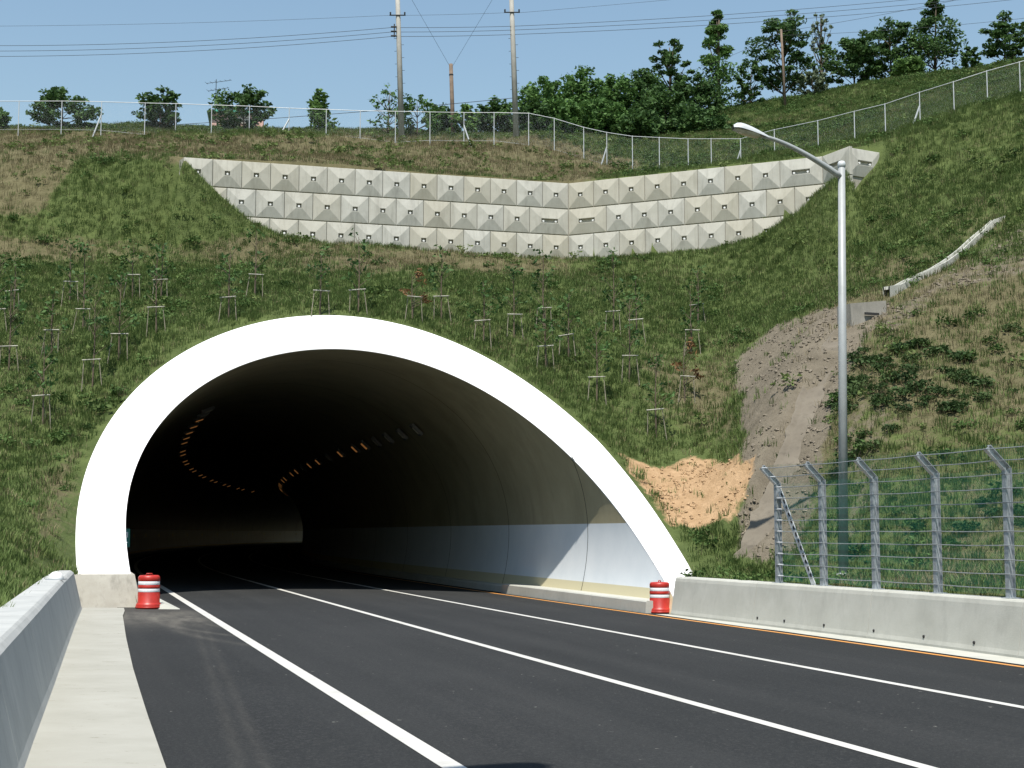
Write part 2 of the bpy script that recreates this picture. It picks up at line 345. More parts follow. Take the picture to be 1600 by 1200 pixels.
def vnoise(x, y, scale, seed):           # smooth value noise
    g = np.random.default_rng(seed).random((257, 257)); u, v = x / scale + 1000.3, y / scale + 1000.7
    i, j = np.floor(u).astype(int), np.floor(v).astype(int); fu, fv = u - i, v - j; fu = fu * fu * (3 - 2 * fu); fv = fv * fv * (3 - 2 * fv); i %= 256; j %= 256
    return (g[i, j] * (1 - fu) + g[i + 1, j] * fu) * (1 - fv) + (g[i, j + 1] * (1 - fu) + g[i + 1, j + 1] * fu) * fv - .5
def fbm(x, y, scale, seed, o=4): return sum(vnoise(x, y, scale / 2 ** k, seed + k) / 1.7 ** k for k in range(o))
WPTS = [W0 + np.array((-30, 5)), W0, WL, WC, WR, WE, WF, WF + np.array((18, -5)), WF + np.array((60, -22))]
def behind_wall(x, y):                    # signed distance behind the wall line (world metres), and whether beside its built stretch
    best = np.full(x.shape, 1e9); sgn = np.zeros(x.shape); built = np.zeros(x.shape, bool)
    for i in range(len(WPTS) - 1):
        a, b = WPTS[i], WPTS[i + 1]; ab = b - a; L = ab @ ab
        t = np.clip(((x - a[0]) * ab[0] + (y - a[1]) * ab[1]) / L, 0, 1); dx, dy = x - a[0] - t * ab[0], y - a[1] - t * ab[1]; d = np.hypot(dx, dy)
        yl = np.interp(x, [q[0] for q in WPTS], [q[1] for q in WPTS])
        m = d < best; best = np.where(m, d, best); built = np.where(m, 1 <= i <= 5, built)
    return np.where(y > yl, best, -best), built
WG = []                                   # the line where the ground meets the wall face
for px, py in ((287, 247), (330, 291), (365, 325), (400, 352), (440, 368), (500, 384), (600, 393), (700, 399), (800, 404), (888, 408), (1000, 405), (1100, 397), (1180, 377), (1240, 340), (1285, 298), (1323, 266)):
    ux = (px - 800) / FPX; pts_ = [WL, WC, WR, WE]
    for a, b in zip(pts_[:-1], pts_[1:]):      # intersect the sight plane with the wall in plan
        dd_ = b - a; rr = np.array((ux, _c - (600 - py) / FPX * _s)); den = rr[0] * dd_[1] - rr[1] * dd_[0]
        tt = (rr[0] * -a[1] + rr[1] * a[0]) / den
        if -.02 <= tt <= 1.02:
            q = a + dd_ * tt; WG.append((q[0], at(px, py, q[1])[2])); break
WGX = np.array([q[0] for q in WG]); WGZ = np.array([q[1] for q in WG])
def height(x, y, rough=True):
    x = np.asarray(x, float); y = np.asarray(y, float); lo, up = f_low(x, y), f_up(x, y)
    sd, built = behind_wall(x, y); xo = np.maximum(np.maximum(W0[0] - x, x - WF[0]), 0); wd = np.clip(xo * .9, 0, 5)
    t = np.where(wd < .05, (sd > .38) * 1.0, np.clip((sd + wd) / (2 * wd + 1e-6), 0, 1)); t = t * t * (3 - 2 * t)
    z = lo * (1 - t) + up * t
    gl = np.interp(x, WGX, WGZ); k = np.clip(-sd / 3.5, 0, 1); k = k * k * (3 - 2 * k); inx = (x > WGX[0]) & (x < WGX[-1]) & (t < .5) & (sd > -3.5)
    z = np.where(inx, gl * (1 - k) + np.minimum(z, gl + 1.2) * k, z)
    far = np.clip((y - 115) / 40, 0, 1); z = z * (1 - far) + np.maximum(z, 20) * far
    if rough:
        dmin = np.full(x.size, 1e9); xf, yf = x.ravel(), y.ravel()
        for i in range(0, len(BP), 3): dmin = np.minimum(dmin, np.hypot(xf - BP[i, 0], yf - BP[i, 1]))
        fade = np.clip(dmin / 3, .0, 1).reshape(x.shape) * np.clip(np.abs(sd) / 1.5, .1, 1)
        z = z + fade * (.45 * fbm(x, y, 5.0, 3) + .14 * fbm(x, y, 1.1, 11, 2))
    return z
def axis(a0, a1, f0, f1, fine):
    L = list(np.arange(f0, f1, fine)); x, st = f1, fine
    while x < a1: L.append(x); st *= 1.13; x += min(st, 9)
    L.append(a1); x, st = f0 - fine, fine
    while x > a0: L.insert(0, x); st *= 1.13; x -= min(st, 9)
    L.insert(0, a0); return np.array(L)
GX = axis(-125, 115, -27, 30, .42); GY = axis(-58, 262, 16, 84, .42)
XX, YY = np.meshgrid(GX, GY); ZZ = height(XX, YY); CUT = in_cut(XX, YY)
nb = np.zeros_like(CUT)
for dy in (-1, 0, 1):
    for dx in (-1, 0, 1): nb |= np.roll(np.roll(CUT, dy, 0), dx, 1)
edgev = nb & ~CUT
seg_a, seg_b = BP[:-1], BP[1:]
for i, j in zip(*np.where(edgev)):
    ab = seg_b[:, :2] - seg_a[:, :2]; q = np.array((XX[i, j], YY[i, j])); L = (ab ** 2).sum(1) + 1e-9
    t = np.clip(((q - seg_a[:, :2]) * ab).sum(1) / L, 0, 1); c = seg_a + t[:, None] * (seg_b - seg_a); d = np.hypot(c[:, 0] - q[0], c[:, 1] - q[1]); k = d.argmin()
    if d[k] < 1.2: XX[i, j], YY[i, j], ZZ[i, j] = c[k]
sS, sN = to_sn(XX, YY)                    # keep the cover above the lining
zo = T_ZC + (T_B + T_T) * np.sqrt(np.clip(1 - ((sN - T_NC) / (T_A + T_T)) ** 2, 0, 1))
over = (~CUT) & (~edgev) & (np.abs(sN - T_NC) < T_A + T_T) & (sS > 36) & (sS < 110); ZZ = np.where(over, np.maximum(ZZ, zo + .12), ZZ)
PX0, PY0 = project(np.stack([XX, YY, ZZ], -1)); gm = np.clip(1 - np.abs((PX0 - (1235 + (620 - PY0) * .32)) / 95), 0, 1) * np.clip((PY0 - 490) / 40, 0, 1) * np.clip((890 - PY0) / 40, 0, 1)
ga = math.atan2(*(np.array(at_z(1338, 500, 8))[:2] - np.array((4.6, 37.0)))[::-1]); ac = -XX * math.sin(ga) + YY * math.cos(ga); al = XX * math.cos(ga) + YY * math.sin(ga)
ZZ = ZZ + np.clip(gm * 1.6, 0, 1) * (.55 * vnoise(ac, al * .14, .9, 61) + .35 * vnoise(ac, al * .2, .45, 62)) * (~edgev)
ZH = ZZ
# surface regions
PXX, PYY = project(np.stack([XX, YY, ZZ], -1))
def poly_mask(poly, soft=10):
    poly = np.array(poly, float); ins = np.zeros(PXX.shape, bool); j = len(poly) - 1; dm = np.full(PXX.shape, 1e9)
    for i in range(len(poly)):
        a, b = poly[j], poly[i]
        c = ((a[1] > PYY) != (b[1] > PYY)); den = b[1] - a[1]
        if abs(den) > 1e-9: ins ^= c & (PXX < (b[0] - a[0]) * (PYY - a[1]) / den + a[0])
        ab = b - a; t = np.clip(((PXX - a[0]) * ab[0] + (PYY - a[1]) * ab[1]) / (ab @ ab + 1e-9), 0, 1)
        dm = np.minimum(dm, np.hypot(PXX - a[0] - t * ab[0], PYY - a[1] - t * ab[1])); j = i
    return np.clip(.5 + np.where(ins, dm, -dm) / (2 * soft), 0, 1)
SOIL = np.maximum.reduce([poly_mask([(1145, 565), (1215, 505), (1300, 480), (1390, 470), (1345, 540), (1300, 640), (1270, 760), (1255, 850), (1200, 880), (1150, 870), (1165, 760), (1160, 640)], 8),
    .50 * poly_mask([(1300, 480), (1390, 470), (1600, 330), (1700, 260), (1700, 420), (1600, 440), (1480, 470), (1390, 540)], 18), .55 * poly_mask([(1280, 880), (1300, 640), (1350, 560), (1420, 640), (1330, 890)], 20) * .8,
    .16 * poly_mask([(1390, 890), (1480, 700), (1600, 470), (1700, 400), (1700, 900)], 60)])
SAND = poly_mask([(960, 705), (1030, 735), (1075, 715), (1180, 725), (1165, 770), (1140, 810), (1110, 818), (1060, 838), (1020, 790)], 8)
DRY = np.maximum.reduce([.78 * poly_mask([(-400, 225), (130, 232), (95, 280), (60, 330), (-400, 345)], 5), .9 * poly_mask([(-400, 205), (820, 212), (1000, 255), (888, 288), (600, 268), (290, 248), (-400, 232)], 10),
    .42 * poly_mask([(-300, 372), (430, 372), (900, 405), (900, 432), (480, 425), (-300, 402)], 10), .6 * poly_mask([(20, 880), (60, 740), (130, 690), (130, 840)], 20), .55 * poly_mask([(1000, 560), (1160, 540), (1170, 700), (1100, 690)], 40),
    .5 * poly_mask([(1390, 340), (1600, 150), (1700, 100), (1700, 300), (1500, 400)], 60), .38 * (PXX > 1250) * (PYY > 400)])
DRY = np.clip(DRY + .10 + .42 * fbm(XX, YY, 5, 40) + .10 * (YY > 58), 0, 1); FARZ = (YY > 84)
idx = np.arange(XX.size).reshape(XX.shape); ok = ~CUT
fq = ok[:-1, :-1] & ok[1:, :-1] & ok[:-1, 1:] & ok[1:, 1:]
quads = np.stack([idx[:-1, :-1][fq], idx[:-1, 1:][fq], idx[1:, 1:][fq], idx[1:, :-1][fq]], 1)
zl = ZZ.copy(); sdw, _b = behind_wall(XX, YY)
me = bpy.data.meshes.new('hillside'); me.from_pydata(np.stack([XX.ravel(), YY.ravel(), ZZ.ravel()], 1).tolist(), [], quads.tolist())
for nme, arr in (('soil', SOIL), ('dry', DRY), ('sand', SAND)):
    at_ = me.attributes.new(nme, 'FLOAT', 'POINT'); at_.data.foreach_set('value', np.ascontiguousarray(arr.ravel(), dtype=np.float32))
me.materials.append(M['hill']); me.polygons.foreach_set('use_smooth', [True] * len(quads)); me.update()
kind(link('hillside', me), 'structure')
g = MB().add([(-3000, -3000, -2.5), (3000, -3000, -2.5), (3000, 3000, -2.5), (-3000, 3000, -2.5)], [(0, 1, 2, 3)]).build('ground', M['ground']); kind(g, 'structure')
from bisect import bisect
def zt(x, y):                             # terrain height from the built grid
    i = min(max(bisect(GX, x) - 1, 0), len(GX) - 2); j = min(max(bisect(GY, y) - 1, 0), len(GY) - 2)
    u = (x - GX[i]) / (GX[i + 1] - GX[i]); v = (y - GY[j]) / (GY[j + 1] - GY[j])
    return float((ZH[j, i] * (1 - u) + ZH[j, i + 1] * u) * (1 - v) + (ZH[j + 1, i] * (1 - u) + ZH[j + 1, i + 1] * u) * v)
def hit(px, py, lift=0.0, y0=24.0, y1=110.0):   # where the sight line through a pixel meets the hillside raised by lift
    Y = y0
    while Y < y1:
        p = at(px, py, Y)
        if zt(p[0], p[1]) + lift >= p[2] and not in_cut(np.array([p[0]]), np.array([p[1]]))[0]: return (p[0], p[1], zt(p[0], p[1]))
        Y += .15
    p = at(px, py, y1); return (p[0], p[1], zt(p[0], p[1]))
# ------------------------------------------------------------------ road
def sheet(name, s_list, nfun, mat, dz, parts=1, attr=None):
    rows = []
    for s in s_list:
        a, b = nfun(s); r = []
        for k in range(parts + 1):
            n = a + (b - a) * k / parts; r.append(rp(s, n, road_z(n) + dz))
        rows.append(r)
    mb = MB(); mb.strip(rows); o = mb.build(name, mat)
    if attr:
        P = np.array(mb.v); S, N = to_sn(P[:, 0], P[:, 1]); a = o.data.attributes.new('dust', 'FLOAT', 'POINT')
        a.data.foreach_set('value', attr(S, N).astype(np.float32))
    return o
def srange(a, b, st): return list(np.arange(a, b, st)) + [b]
def dustf(S, N):
    base = .7 * np.exp(-((S - 31.3) / 3.0) ** 2) * np.clip((2.9 - N) / .5, 0, 1)
    for c, rr, wd in ((np.array((12.0, 30.0)), 10.4, .10), (np.array((12.0, 30.0)), 9.6, .07), (np.array((13.0, 27.5)), 11.2, .12)):
        r = np.hypot(N - c[0], S - c[1]); base = base + .25 * np.exp(-((r - rr) / wd) ** 2) * (N < 2.7) * (S < 31)
    for of in (0, .17): base = base + .12 * np.exp(-((N - (1.22 + .058 * (S - 11) + of)) / .05) ** 2) * np.clip((29 - S) / 3, 0, 1)
    return np.clip(base, 0, 1)
ss = srange(-60, 10, 2.5) + srange(10.15, 33.5, .15) + srange(34, 340, 2.5)
kind(sheet('road', ss, lambda s: (float(edge_n(s)) - .25 if s < 33.6 else 1.0, 14.35), M['asphalt'], 0.0, 230, dustf), 'structure')
kind(sheet('pavement', srange(-60, 34.3, 1.0), lambda s: (float(lb_n(s)) - .1, float(edge_n(s))), M['pavement'], .03, 2), 'structure')
kind(sheet('gutter', srange(-60, 33.0, 1.0), lambda s: (13.46 if s < 28 else 13.34, float(rb_n(s)) + .05), M['concrete'], .012, 1), 'structure')
def ln(s, n0): return n0 if n0 < 13 else float(np.interp(s, [-60, 20, 26, 31.5, 38, 46], [13.27, 13.27, 13.25, 13.12, 13.02, 12.97]))
for nm, n0, wd, mt in (('edge_line', 2.75, .18, 'paint_white'), ('lane_line', 6.36, .15, 'paint_white'), ('lane_line', 9.86, .15, 'paint_white'), ('median_line', 13.22, .13, 'paint_orange')):
    kind(sheet(nm, srange(-60, 60, 1) + srange(62, 330, 3), lambda s: (ln(s, n0) - wd / 2, ln(s, n0) + wd / 2), M[mt], .005), 'structure')

# ------------------------------------------------------------------ barriers
def barrier(name, label, s_list, prof_pts, nfun, mat, side):
    t = thing(name, label, 'barrier', rp(s_list[0], float(nfun(s_list[0])), 0)); t.location = (0, 0, 0)
    for a, b in zip(s_list[:-1], s_list[1:]):
        mb = MB(); sub = np.linspace(a + .006, b - .006, 4)
        rows = [[rp(s, float(nfun(s)) + dn * side, road_z(nfun(s)) + z) for dn, z in prof_pts] for s in sub]
        mb.strip(rows); k = len(prof_pts); o = len(mb.v)
        mb.f += [tuple(range(k)), tuple(range(len(mb.v) - 1, len(mb.v) - 1 - k, -1))]; mb.m += [0, 0]
        mb.build('segment', mat, t)
    return t
lp = [(0, -.3), (0, .02), (.03, .10), (.20, .80), (.24, .84), (.27, LB_TOP), (.60, LB_TOP), (.63, LB_TOP - .03), (.66, -.3)]
lb = barrier('concrete_barrier', 'grey leaning concrete barrier along the pale pavement left of the lanes', srange(-40, 33.9, 4.62), lp, lb_n, M['concrete_bank'], -1)
rbp = [(0, -.3), (0, .05), (.02, .12), (.12, .80), (.14, .87), (.17, .90), (.57, .90), (.60, .87), (.63, -.3)]
rbar = barrier('concrete_barrier', 'pale concrete barrier carrying the wire fence beside the orange line', [-40, -32, -24, -16, -8, 0, 6, 12, 16.2, 20.1, 24.6, 28.9, 32.75], rbp, rb_n, M['concrete'], 1)
for s in (18.6, 19.9, 21.3, 22.8, 24.4, 26.1, 27.6, 28.7):
    MB().tube([rp(s, float(rb_n(s)) + .010, -.10), rp(s, float(rb_n(s)) + .06, -.10)], .028, 8).build('drain_hole', M['dark'], rbar)
d0 = at(87, 916, 26.5)
dl = thing('barrier_marker', 'small white dome marker on top of the leaning concrete barrier', 'marker', rp(27.2, float(lb_n(27.2)) - .34, road_z(0) + LB_TOP))
MB().lathe([(.001, .14), (.06, .13), (.11, .09), (.13, .03), (.13, 0), (.001, 0)], 16).build('dome', M['anchor'], dl, True); MB().box((0, 0, .005), (.30, .30, .012)).build('plate', M['galv'], dl)

# ------------------------------------------------------------------ tunnel
tun = thing('tunnel', 'wide road tunnel with broad white slanting portal rim in the green slope', 'tunnel', rp(36, T_NC, 0)); tun.location = (0, 0, 0)
def ring_pts(th, off, extra=0.0, lift=0.0):
    n, z = prof(th, off); s = face_s(n, z) + extra; return rp(s, n, z)
t0 = math.pi + math.asin((T_ZC - .72) / T_A); t1 = -math.asin((T_ZC + .1) / T_A); THR = np.linspace(t0, t1, 120)
rows = []
for th in THR:
    rows.append([ring_pts(th, -.005, .10), ring_pts(th, -.005, .03), ring_pts(th, .03, 0), ring_pts(th, TO(th) - .03, 0), ring_pts(th, TO(th), .03), ring_pts(th, TO(th), 4.0)])
mb = MB().strip(rows); pr = mb.build('portal_rim', M['portal_white'], tun); smooth_by_angle(pr, 25)
# bare concrete footings
for side in (-1,):
    mb = MB(); nn = T_NC + side * T_A; zb = -.35; zt_ = .735 if side < 0 else .46; sf = 35.0 if side < 0 else 34.2
    inn0, inn1 = (1.62, 1.38) if side < 0 else (13.95, 14.1); outn = nn + side * (T_T + .12) if side < 0 else nn + side * (T_T - .05)
    vs_ = []
    for s in (sf, 38.5):
        for n, z in ((outn, zb), (inn0, zb), (inn1, zt_), (outn, zt_)): vs_.append(rp(s + (.35 if z > 0 else 0) * (s == sf), n, z))
    mb.add(vs_, [(0, 1, 2, 3), (4, 7, 6, 5), (0, 4, 5, 1), (1, 5, 6, 2), (2, 6, 7, 3), (3, 7, 4, 0)]); mb.build('footing', M['concrete_footing'], tun)
THI = np.linspace(math.pi + math.asin(2.1 / T_A), -math.asin(2.15 / T_A), 72)
joints = [40.2 + 8.05 * k for k in range(31)]; S_END = joints[-1]
for k in range(len(joints)):
    rows = []
    for q in range(4):
        r = []
        for th in THI:
            n, z = prof(th); a = face_s(n, z) + .06 if k == 0 else joints[k - 1] + .02
            b = joints[k] - .02
            if k == 0: a = min(a, 60)
            if k == 0 and a > b: a, b = b, b
            elif k in (1, 2): a = max(a, min(face_s(n, z) + .06, b))
            r.append(rp(a + (b - a) * q / 3, n, z))
        rows.append(r)
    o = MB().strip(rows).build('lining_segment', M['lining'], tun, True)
rows = []
for s in [36.5, 40] + srange(46, S_END, 6):
    rows.append([rp(max(s, face_s(*prof(th, .07)) + .4) if s < 52 else s, *prof(th, .07)) for th in THI])
MB().strip(rows).build('outer_shell', M['dark'], tun, True)
def kerb(name, s_list, prof_pts, label):
    mb = MB(); rows = [[rp(s, n, road_z(n) + z) for n, z in prof_pts] for s in s_list]; mb.strip(rows); k = len(prof_pts)
    mb.f += [tuple(range(k)), tuple(range(len(mb.v) - 1, len(mb.v) - 1 - k, -1))]; mb.m += [0, 0]
    return mb.build(name, M['concrete'])
kind(kerb('kerb', [33.62, 37.6], [(13.33, -.1), (13.35, .27), (13.38, .30), (14.75, .30), (14.75, -.1)], ''), 'structure')
kind(kerb('kerb', [37.62, 46.2], [(13.33, -.1), (13.35, .27), (13.38, .30), (14.75, .30), (14.75, -.1)], ''), 'structure')
kind(kerb('kerb', srange(46.22, 58, 4) + srange(60, 270, 5), [(13.45, -.1), (13.47, .20), (13.50, .23), (14.75, .25), (14.75, -.1)], ''), 'structure')
kind(kerb('kerb', srange(36.4, 58, 4) + srange(60, 270, 5), [(.8, -.1), (.8, .16), (1.95, .16), (2.0, .13), (2.02, -.1)], ''), 'structure')
mb = MB(); vs_ = [rp(34.35, 1.66, -.05), rp(34.35, 2.42, -.05), rp(36.38, 2.05, -.05), rp(36.38, 1.4, -.05), rp(34.4, 1.66, .09), rp(34.45, 2.0, .09), rp(36.38, 2.0, .14), rp(36.38, 1.4, .14)]
mb.add(vs_, [(0, 1, 5, 4), (1, 2, 6, 5), (2, 3, 7, 6), (3, 0, 4, 7), (4, 5, 6, 7)]); kind(mb.build('kerb', M['concrete']), 'structure')
# lamps along the crown
lamp_body = MB().box((0, 0, 0), (.55, .40, .12)).mesh('housing', plain('lamp_housing', (.16, .16, .16), .6)); lens_on = MB().box((0, 0, -.075), (.34, .22, .03)).mesh('lens', M['lamp_lit']); lens_off = MB().box((0, 0, -.075), (.34, .22, .03)).mesh('lens', M['glass'])
for sd, start in ((-1, 62.0), (1, 54.0)):
    k = 0; s = start
    while s < 190:
        th = math.pi / 2 - (.80 if sd > 0 else -.41); n, z = prof(th, -.16); lit = (s > 66 and k % 3 != 1) or k == 4
        tl = thing('tunnel_lamp', ('lit orange lamp' if lit else 'unlit grey lamp') + (' in the row above the white side wall' if sd > 0 else ' in the row above the far reflector wall'), 'lamp', rp(s, n, z), -PHI * 0 + math.atan2(DY, DX) - math.pi / 2 - max(s - S_BEND, 0) / R_BEND, 'tunnel lamps ' + ('lit' if lit else 'unlit') + (' right row' if sd > 0 else ' left row'))
        tl.rotation_euler[1] = .75 if sd > 0 else -.35
        link('housing', lamp_body, tl); link('lens', lens_on if lit else lens_off, tl)
        k += 1; s += 2.6 if s < 66 else 4.4
rf = MB().box((0, 0, 0), (.04, .22, .22)).mesh('reflector', M['reflector'])
k = 0
for s in srange(46, 250, 11.5):
    th = math.pi; n, z = prof(th, -.05); o = link('wall_reflector', rf, None, rp(s, n + .01, 1.45), (0, 0, math.atan2(DY, DX) - math.pi / 2 - max(s - S_BEND, 0) / R_BEND))
    tag(o, 'small square yellow reflector in the row along the tunnel wall', 'reflector', 'wall reflectors')
sg = thing('emergency_sign', 'small green emergency sign projecting from the tunnel wall beside the white rim', 'sign', rp(42.0, prof(math.pi)[0] + .10, 1.25), PHI * -1 * -1)
sg.rotation_euler = (0, 0, math.atan2(DY, DX) - math.pi / 2)
MB().box((0, 0, .3), (.30, .06, .50)).build('board', plain('sign_green', (.02, .16, .13), .4), sg)
mb = MB().box((0, -.036, .44), (.20, .008, .035)).box((-.08, -.036, .37), (.035, .008, .12)).box((.08, -.036, .37), (.035, .008, .12)).box((0, -.036, .18), (.20, .008, .035)).box((0, -.036, .25), (.035, .008, .12)); mb.build('pictogram', M['anchor'], sg)
MB().box((-.19, 0, .3), (.10, .04, .05)).build('bracket', M['galv'], sg)

# ------------------------------------------------------------------ traffic drums
def gpt(px, py):
    z = 0.0
    for _ in range(6):
        x, y = at_z(px, py, z); n = to_sn(x, y)[1]; z = float(road_z(n))
    return (x, y, z)
def drum(p, label, rz):
    t = thing('traffic_drum', label, 'traffic drum', p, rz)
    MB().lathe([(.001, 0), (.275, 0), (.285, .02), (.285, .09), (.262, .125), (.245, .14), (.245, .36), (.238, .37), (.238, .455), (.245, .462), (.245, .52), (.236, .53), (.236, .62), (.243, .63), (.243, .70), (.225, .735), (.20, .75), (.10, .752), (.09, .735), (.001, .735)], 36).build('body', M['drum_red'], t, True)
    MB().lathe([(.2395, .378), (.2415, .382), (.2415, .448), (.2395, .452)], 36).build('reflective_band', M['drum_white'], t, True)
    MB().lathe([(.2375, .538), (.2395, .542), (.2395, .612), (.2375, .616)], 36).build('reflective_band', M['drum_white'], t, True)
    MB().lathe([(.287, .015), (.297, .02), (.297, .05), (.287, .055)], 36).build('base_ring', M['drum_red'], t, True)
    MB().tube([(-.07, 0, .74), (-.06, 0, .785), (.06, 0, .785), (.07, 0, .74)], .013, 8).build('handle', M['drum_red'], t, True)
drum(gpt(232, 951), 'red drum with two white bands in front of the bare concrete footing', .3)
drum(gpt(1031, 958), 'red drum with two white bands at the end of the fenced barrier', 1.1)

# ------------------------------------------------------------------ street lamps
def street_lamp(label, base, arm_dir, h=9.75, reach=2.45, lean=0.0):
    t = thing('street_lamp', label, 'street lamp', base, math.atan2(arm_dir[1], arm_dir[0])); t.rotation_euler[1] = -lean
    MB().tube([(0, 0, -.3), (0, 0, h)], [.115, .082], 16).build('pole', M['lamp_grey'], t, True)
    MB().lathe([(.20, -.05), (.20, .02), (.13, .03), (.118, .05)], 16).build('base', M['lamp_grey'], t, True)
    MB().lathe([(.001, h + .06), (.07, h + .05), (.095, h), (.095, h - .08), (.083, h - .09)], 16).build('cap', M['lamp_head'], t, True)
    pts = []
    for k in range(14):
        u = k / 13; pts.append((u * (reach - .75), 0, h - .34 + .80 * (1 - (1 - u) ** 1.45)))
    ar = MB().tube(pts, [.075 - .03 * k / 13 for k in range(14)], 12).build('arm', M['lamp_grey'], t, True)
    tip = Vector(pts[-1]); dr = (Vector(pts[-1]) - Vector(pts[-3])).normalized(); M3 = Matrix((dr, Vector((0, 1, 0)), dr.cross(Vector((0, 1, 0))))).transposed()
    mb = MB(); rows = []
    for k in range(13):
        u = k / 12; x = -.12 + .92 * u; wd = .045 + .125 * math.sin(min(u * 1.25, 1) * math.pi / 2) * (1 if u < .8 else math.sqrt(max(1 - ((u - .8) / .2) ** 2, .02))); hh = .05 + .12 * math.sin(min(u * 1.2, 1) * math.pi / 2) * (1 if u < .75 else math.sqrt(max(1 - ((u - .75) / .25) ** 2, .02)))
        rows.append([tip + M3 @ Vector((x, wd * math.cos(a), hh * math.sin(a))) for a in np.linspace(0, math.pi, 11)])
    mb.strip(rows); hd = mb.build('lamp_head', M['lamp_head'], t, True)
    rows = []
    for k in range(11):
        u = k / 10; x = .06 + .70 * u; q = math.sqrt(max(1 - (2 * u - 1) ** 2, 0)) ** .7; rows.append([tip + M3 @ Vector((x, .13 * q * math.cos(a), -.005 - .10 * q * math.sin(a))) for a in np.linspace(0, math.pi, 9)])
    MB().strip(rows).build('glass_bowl', M['glass'], hd, True)
    mb = MB(); mb.add([tip + M3 @ Vector(q) for q in ((-.1, -.05, -.012), (.75, -.16, -.012), (.75, .16, -.012), (-.1, .05, -.012))], [(0, 1, 2, 3)]); mb.build('underside', M['lamp_grey'], hd)
lx, ly, lz = at(1315, 905, 34.4)
street_lamp('tall grey street lamp standing in grass behind the wire fence', (lx + .05, ly, zt(lx, ly)), (-PX, -PY), reach=2.8, lean=.0195)
street_lamp('tall grey street lamp behind the leaning barrier, reaching over the edge line', (-2.9, 5.5, zt(-2.9, 5.5)), (PX, PY))

# ------------------------------------------------------------------ wire fence on the right barrier
FN0 = .40
def fr(s, n, z): return rp(s, float(rb_n(s)) + n, z)      # along the barrier top
FN = FN0
fence = thing('wire_fence', 'galvanised wire fence with green net and cranked posts on pale barrier', 'fence', (0, 0, 0))
posts = [28.45, 26.7, 24.87, 22.9, 20.8, 18.8, 16.8]
zb = float(road_z(RB_N)) + .90; PHH = 2.12
for s in posts:
    mb = MB(); c = fr(s, FN, zb + PHH / 2); R = Matrix.Rotation(math.atan2(PY, PX), 3, 'Z')
    for off, sz in (((-.055, 0, 0), (.010, .11, PHH)), ((.055, 0, 0), (.010, .11, PHH)), ((0, 0, 0), (.10, .010, PHH))):
        q = R @ Vector(off); mb.box((c[0] + q.x, c[1] + q.y, c[2]), sz, M=R)
    mb.box((c[0], c[1], zb + .008), (.22, .22, .016), M=R); po = mb.build('post', M['galv'], fence)
    mb = MB(); A = R @ Matrix.Rotation(math.radians(-45), 3, 'Y'); L = .50; m_ = R @ Vector((-.5 * L * math.sin(math.radians(45)), 0, .5 * L * math.cos(math.radians(45))))
    top = Vector((c[0], c[1], zb + PHH - .03))
    for off, sz in (((-.05, 0, 0), (.010, .105, L)), ((.05, 0, 0), (.010, .105, L)), ((0, 0, 0), (.095, .010, L))):
        q = A @ Vector(off); mb.box(top + m_ + q, sz, M=A)
    mb.build('arm', M['galv'], po)
def fpos(k):                                # height rows of wires, the last two on the cranked arms
    if k < 9: return (FN - .065, zb + .16 + .232 * k)
    u = (.20, .46)[k - 9]; return (FN - .07 - u * .707, zb + PHH - .03 + u * .707)
for k in range(11):
    n, z = fpos(k); pts = []
    for a, b in zip(posts[:-1], posts[1:]):
        for q in range(6): pts.append(fr(a + (b - a) * q / 6, n, z - .012 * math.sin(math.pi * q / 6)))
    pts.append(fr(posts[-1], n, z)); MB().tube(pts, .0085, 5).build('wire', M['wire'], fence, True)
    MB().tube([fr(posts[0] - .10, n, z), fr(posts[0] - .28, n, z)], .019, 6).build('turnbuckle', M['galv_white'], fence)
me = bpy.data.meshes.new('green_net'); V = []; F = []; UV = []
lev = [(FN + .075, zb + .05), (FN + .075, zb + PHH * .5), (FN + .07, zb + PHH - .02), (FN - .28, zb + PHH + .36)]; cum = [0, PHH * .5, PHH, PHH + .52]
sl_ = np.linspace(posts[0] - .05, posts[-1], 26)
for s in sl_:
    for (n, z), q in zip(lev, cum): V.append(fr(s, n, z + .02 * random.uniform(-1, 1))); UV.append((s, q))
for i in range(len(sl_) - 1):
    for j in range(3): F.append((i * 4 + j, i * 4 + j + 1, i * 4 + 5 + j, i * 4 + 4 + j))
me.from_pydata(V, [], F); uvl = me.uv_layers.new(name='UVMap')
for l_ in me.loops: uvl.data[l_.index].uv = UV[l_.vertex_index]
me.materials.append(M['green_net']); link('green_net', me, fence)
a, b = Vector(fr(posts[0] - .12, FN - .02, zb + PHH - .16)), Vector(fr(27.05, FN - .02, zb + .0)); dv = (b - a).normalized(); sd_ = Vector((PX, PY, 0)); q3 = dv.cross(sd_); R = Matrix((sd_, q3, dv)).transposed()
br = MB().box((a + b) / 2, (.010, .15, (b - a).length), M=R).box((a + b) / 2 + R @ Vector((.05, -.07, 0)), (.10, .010, (b - a).length), M=R).build('brace', M['galv_white'], fence)
for k in range(13): MB().box(a + dv * (.15 + k * .165) + R @ Vector((-.008, .03, 0)), (.008, .05, .085), M=R).build('slot', M['dark'], br)

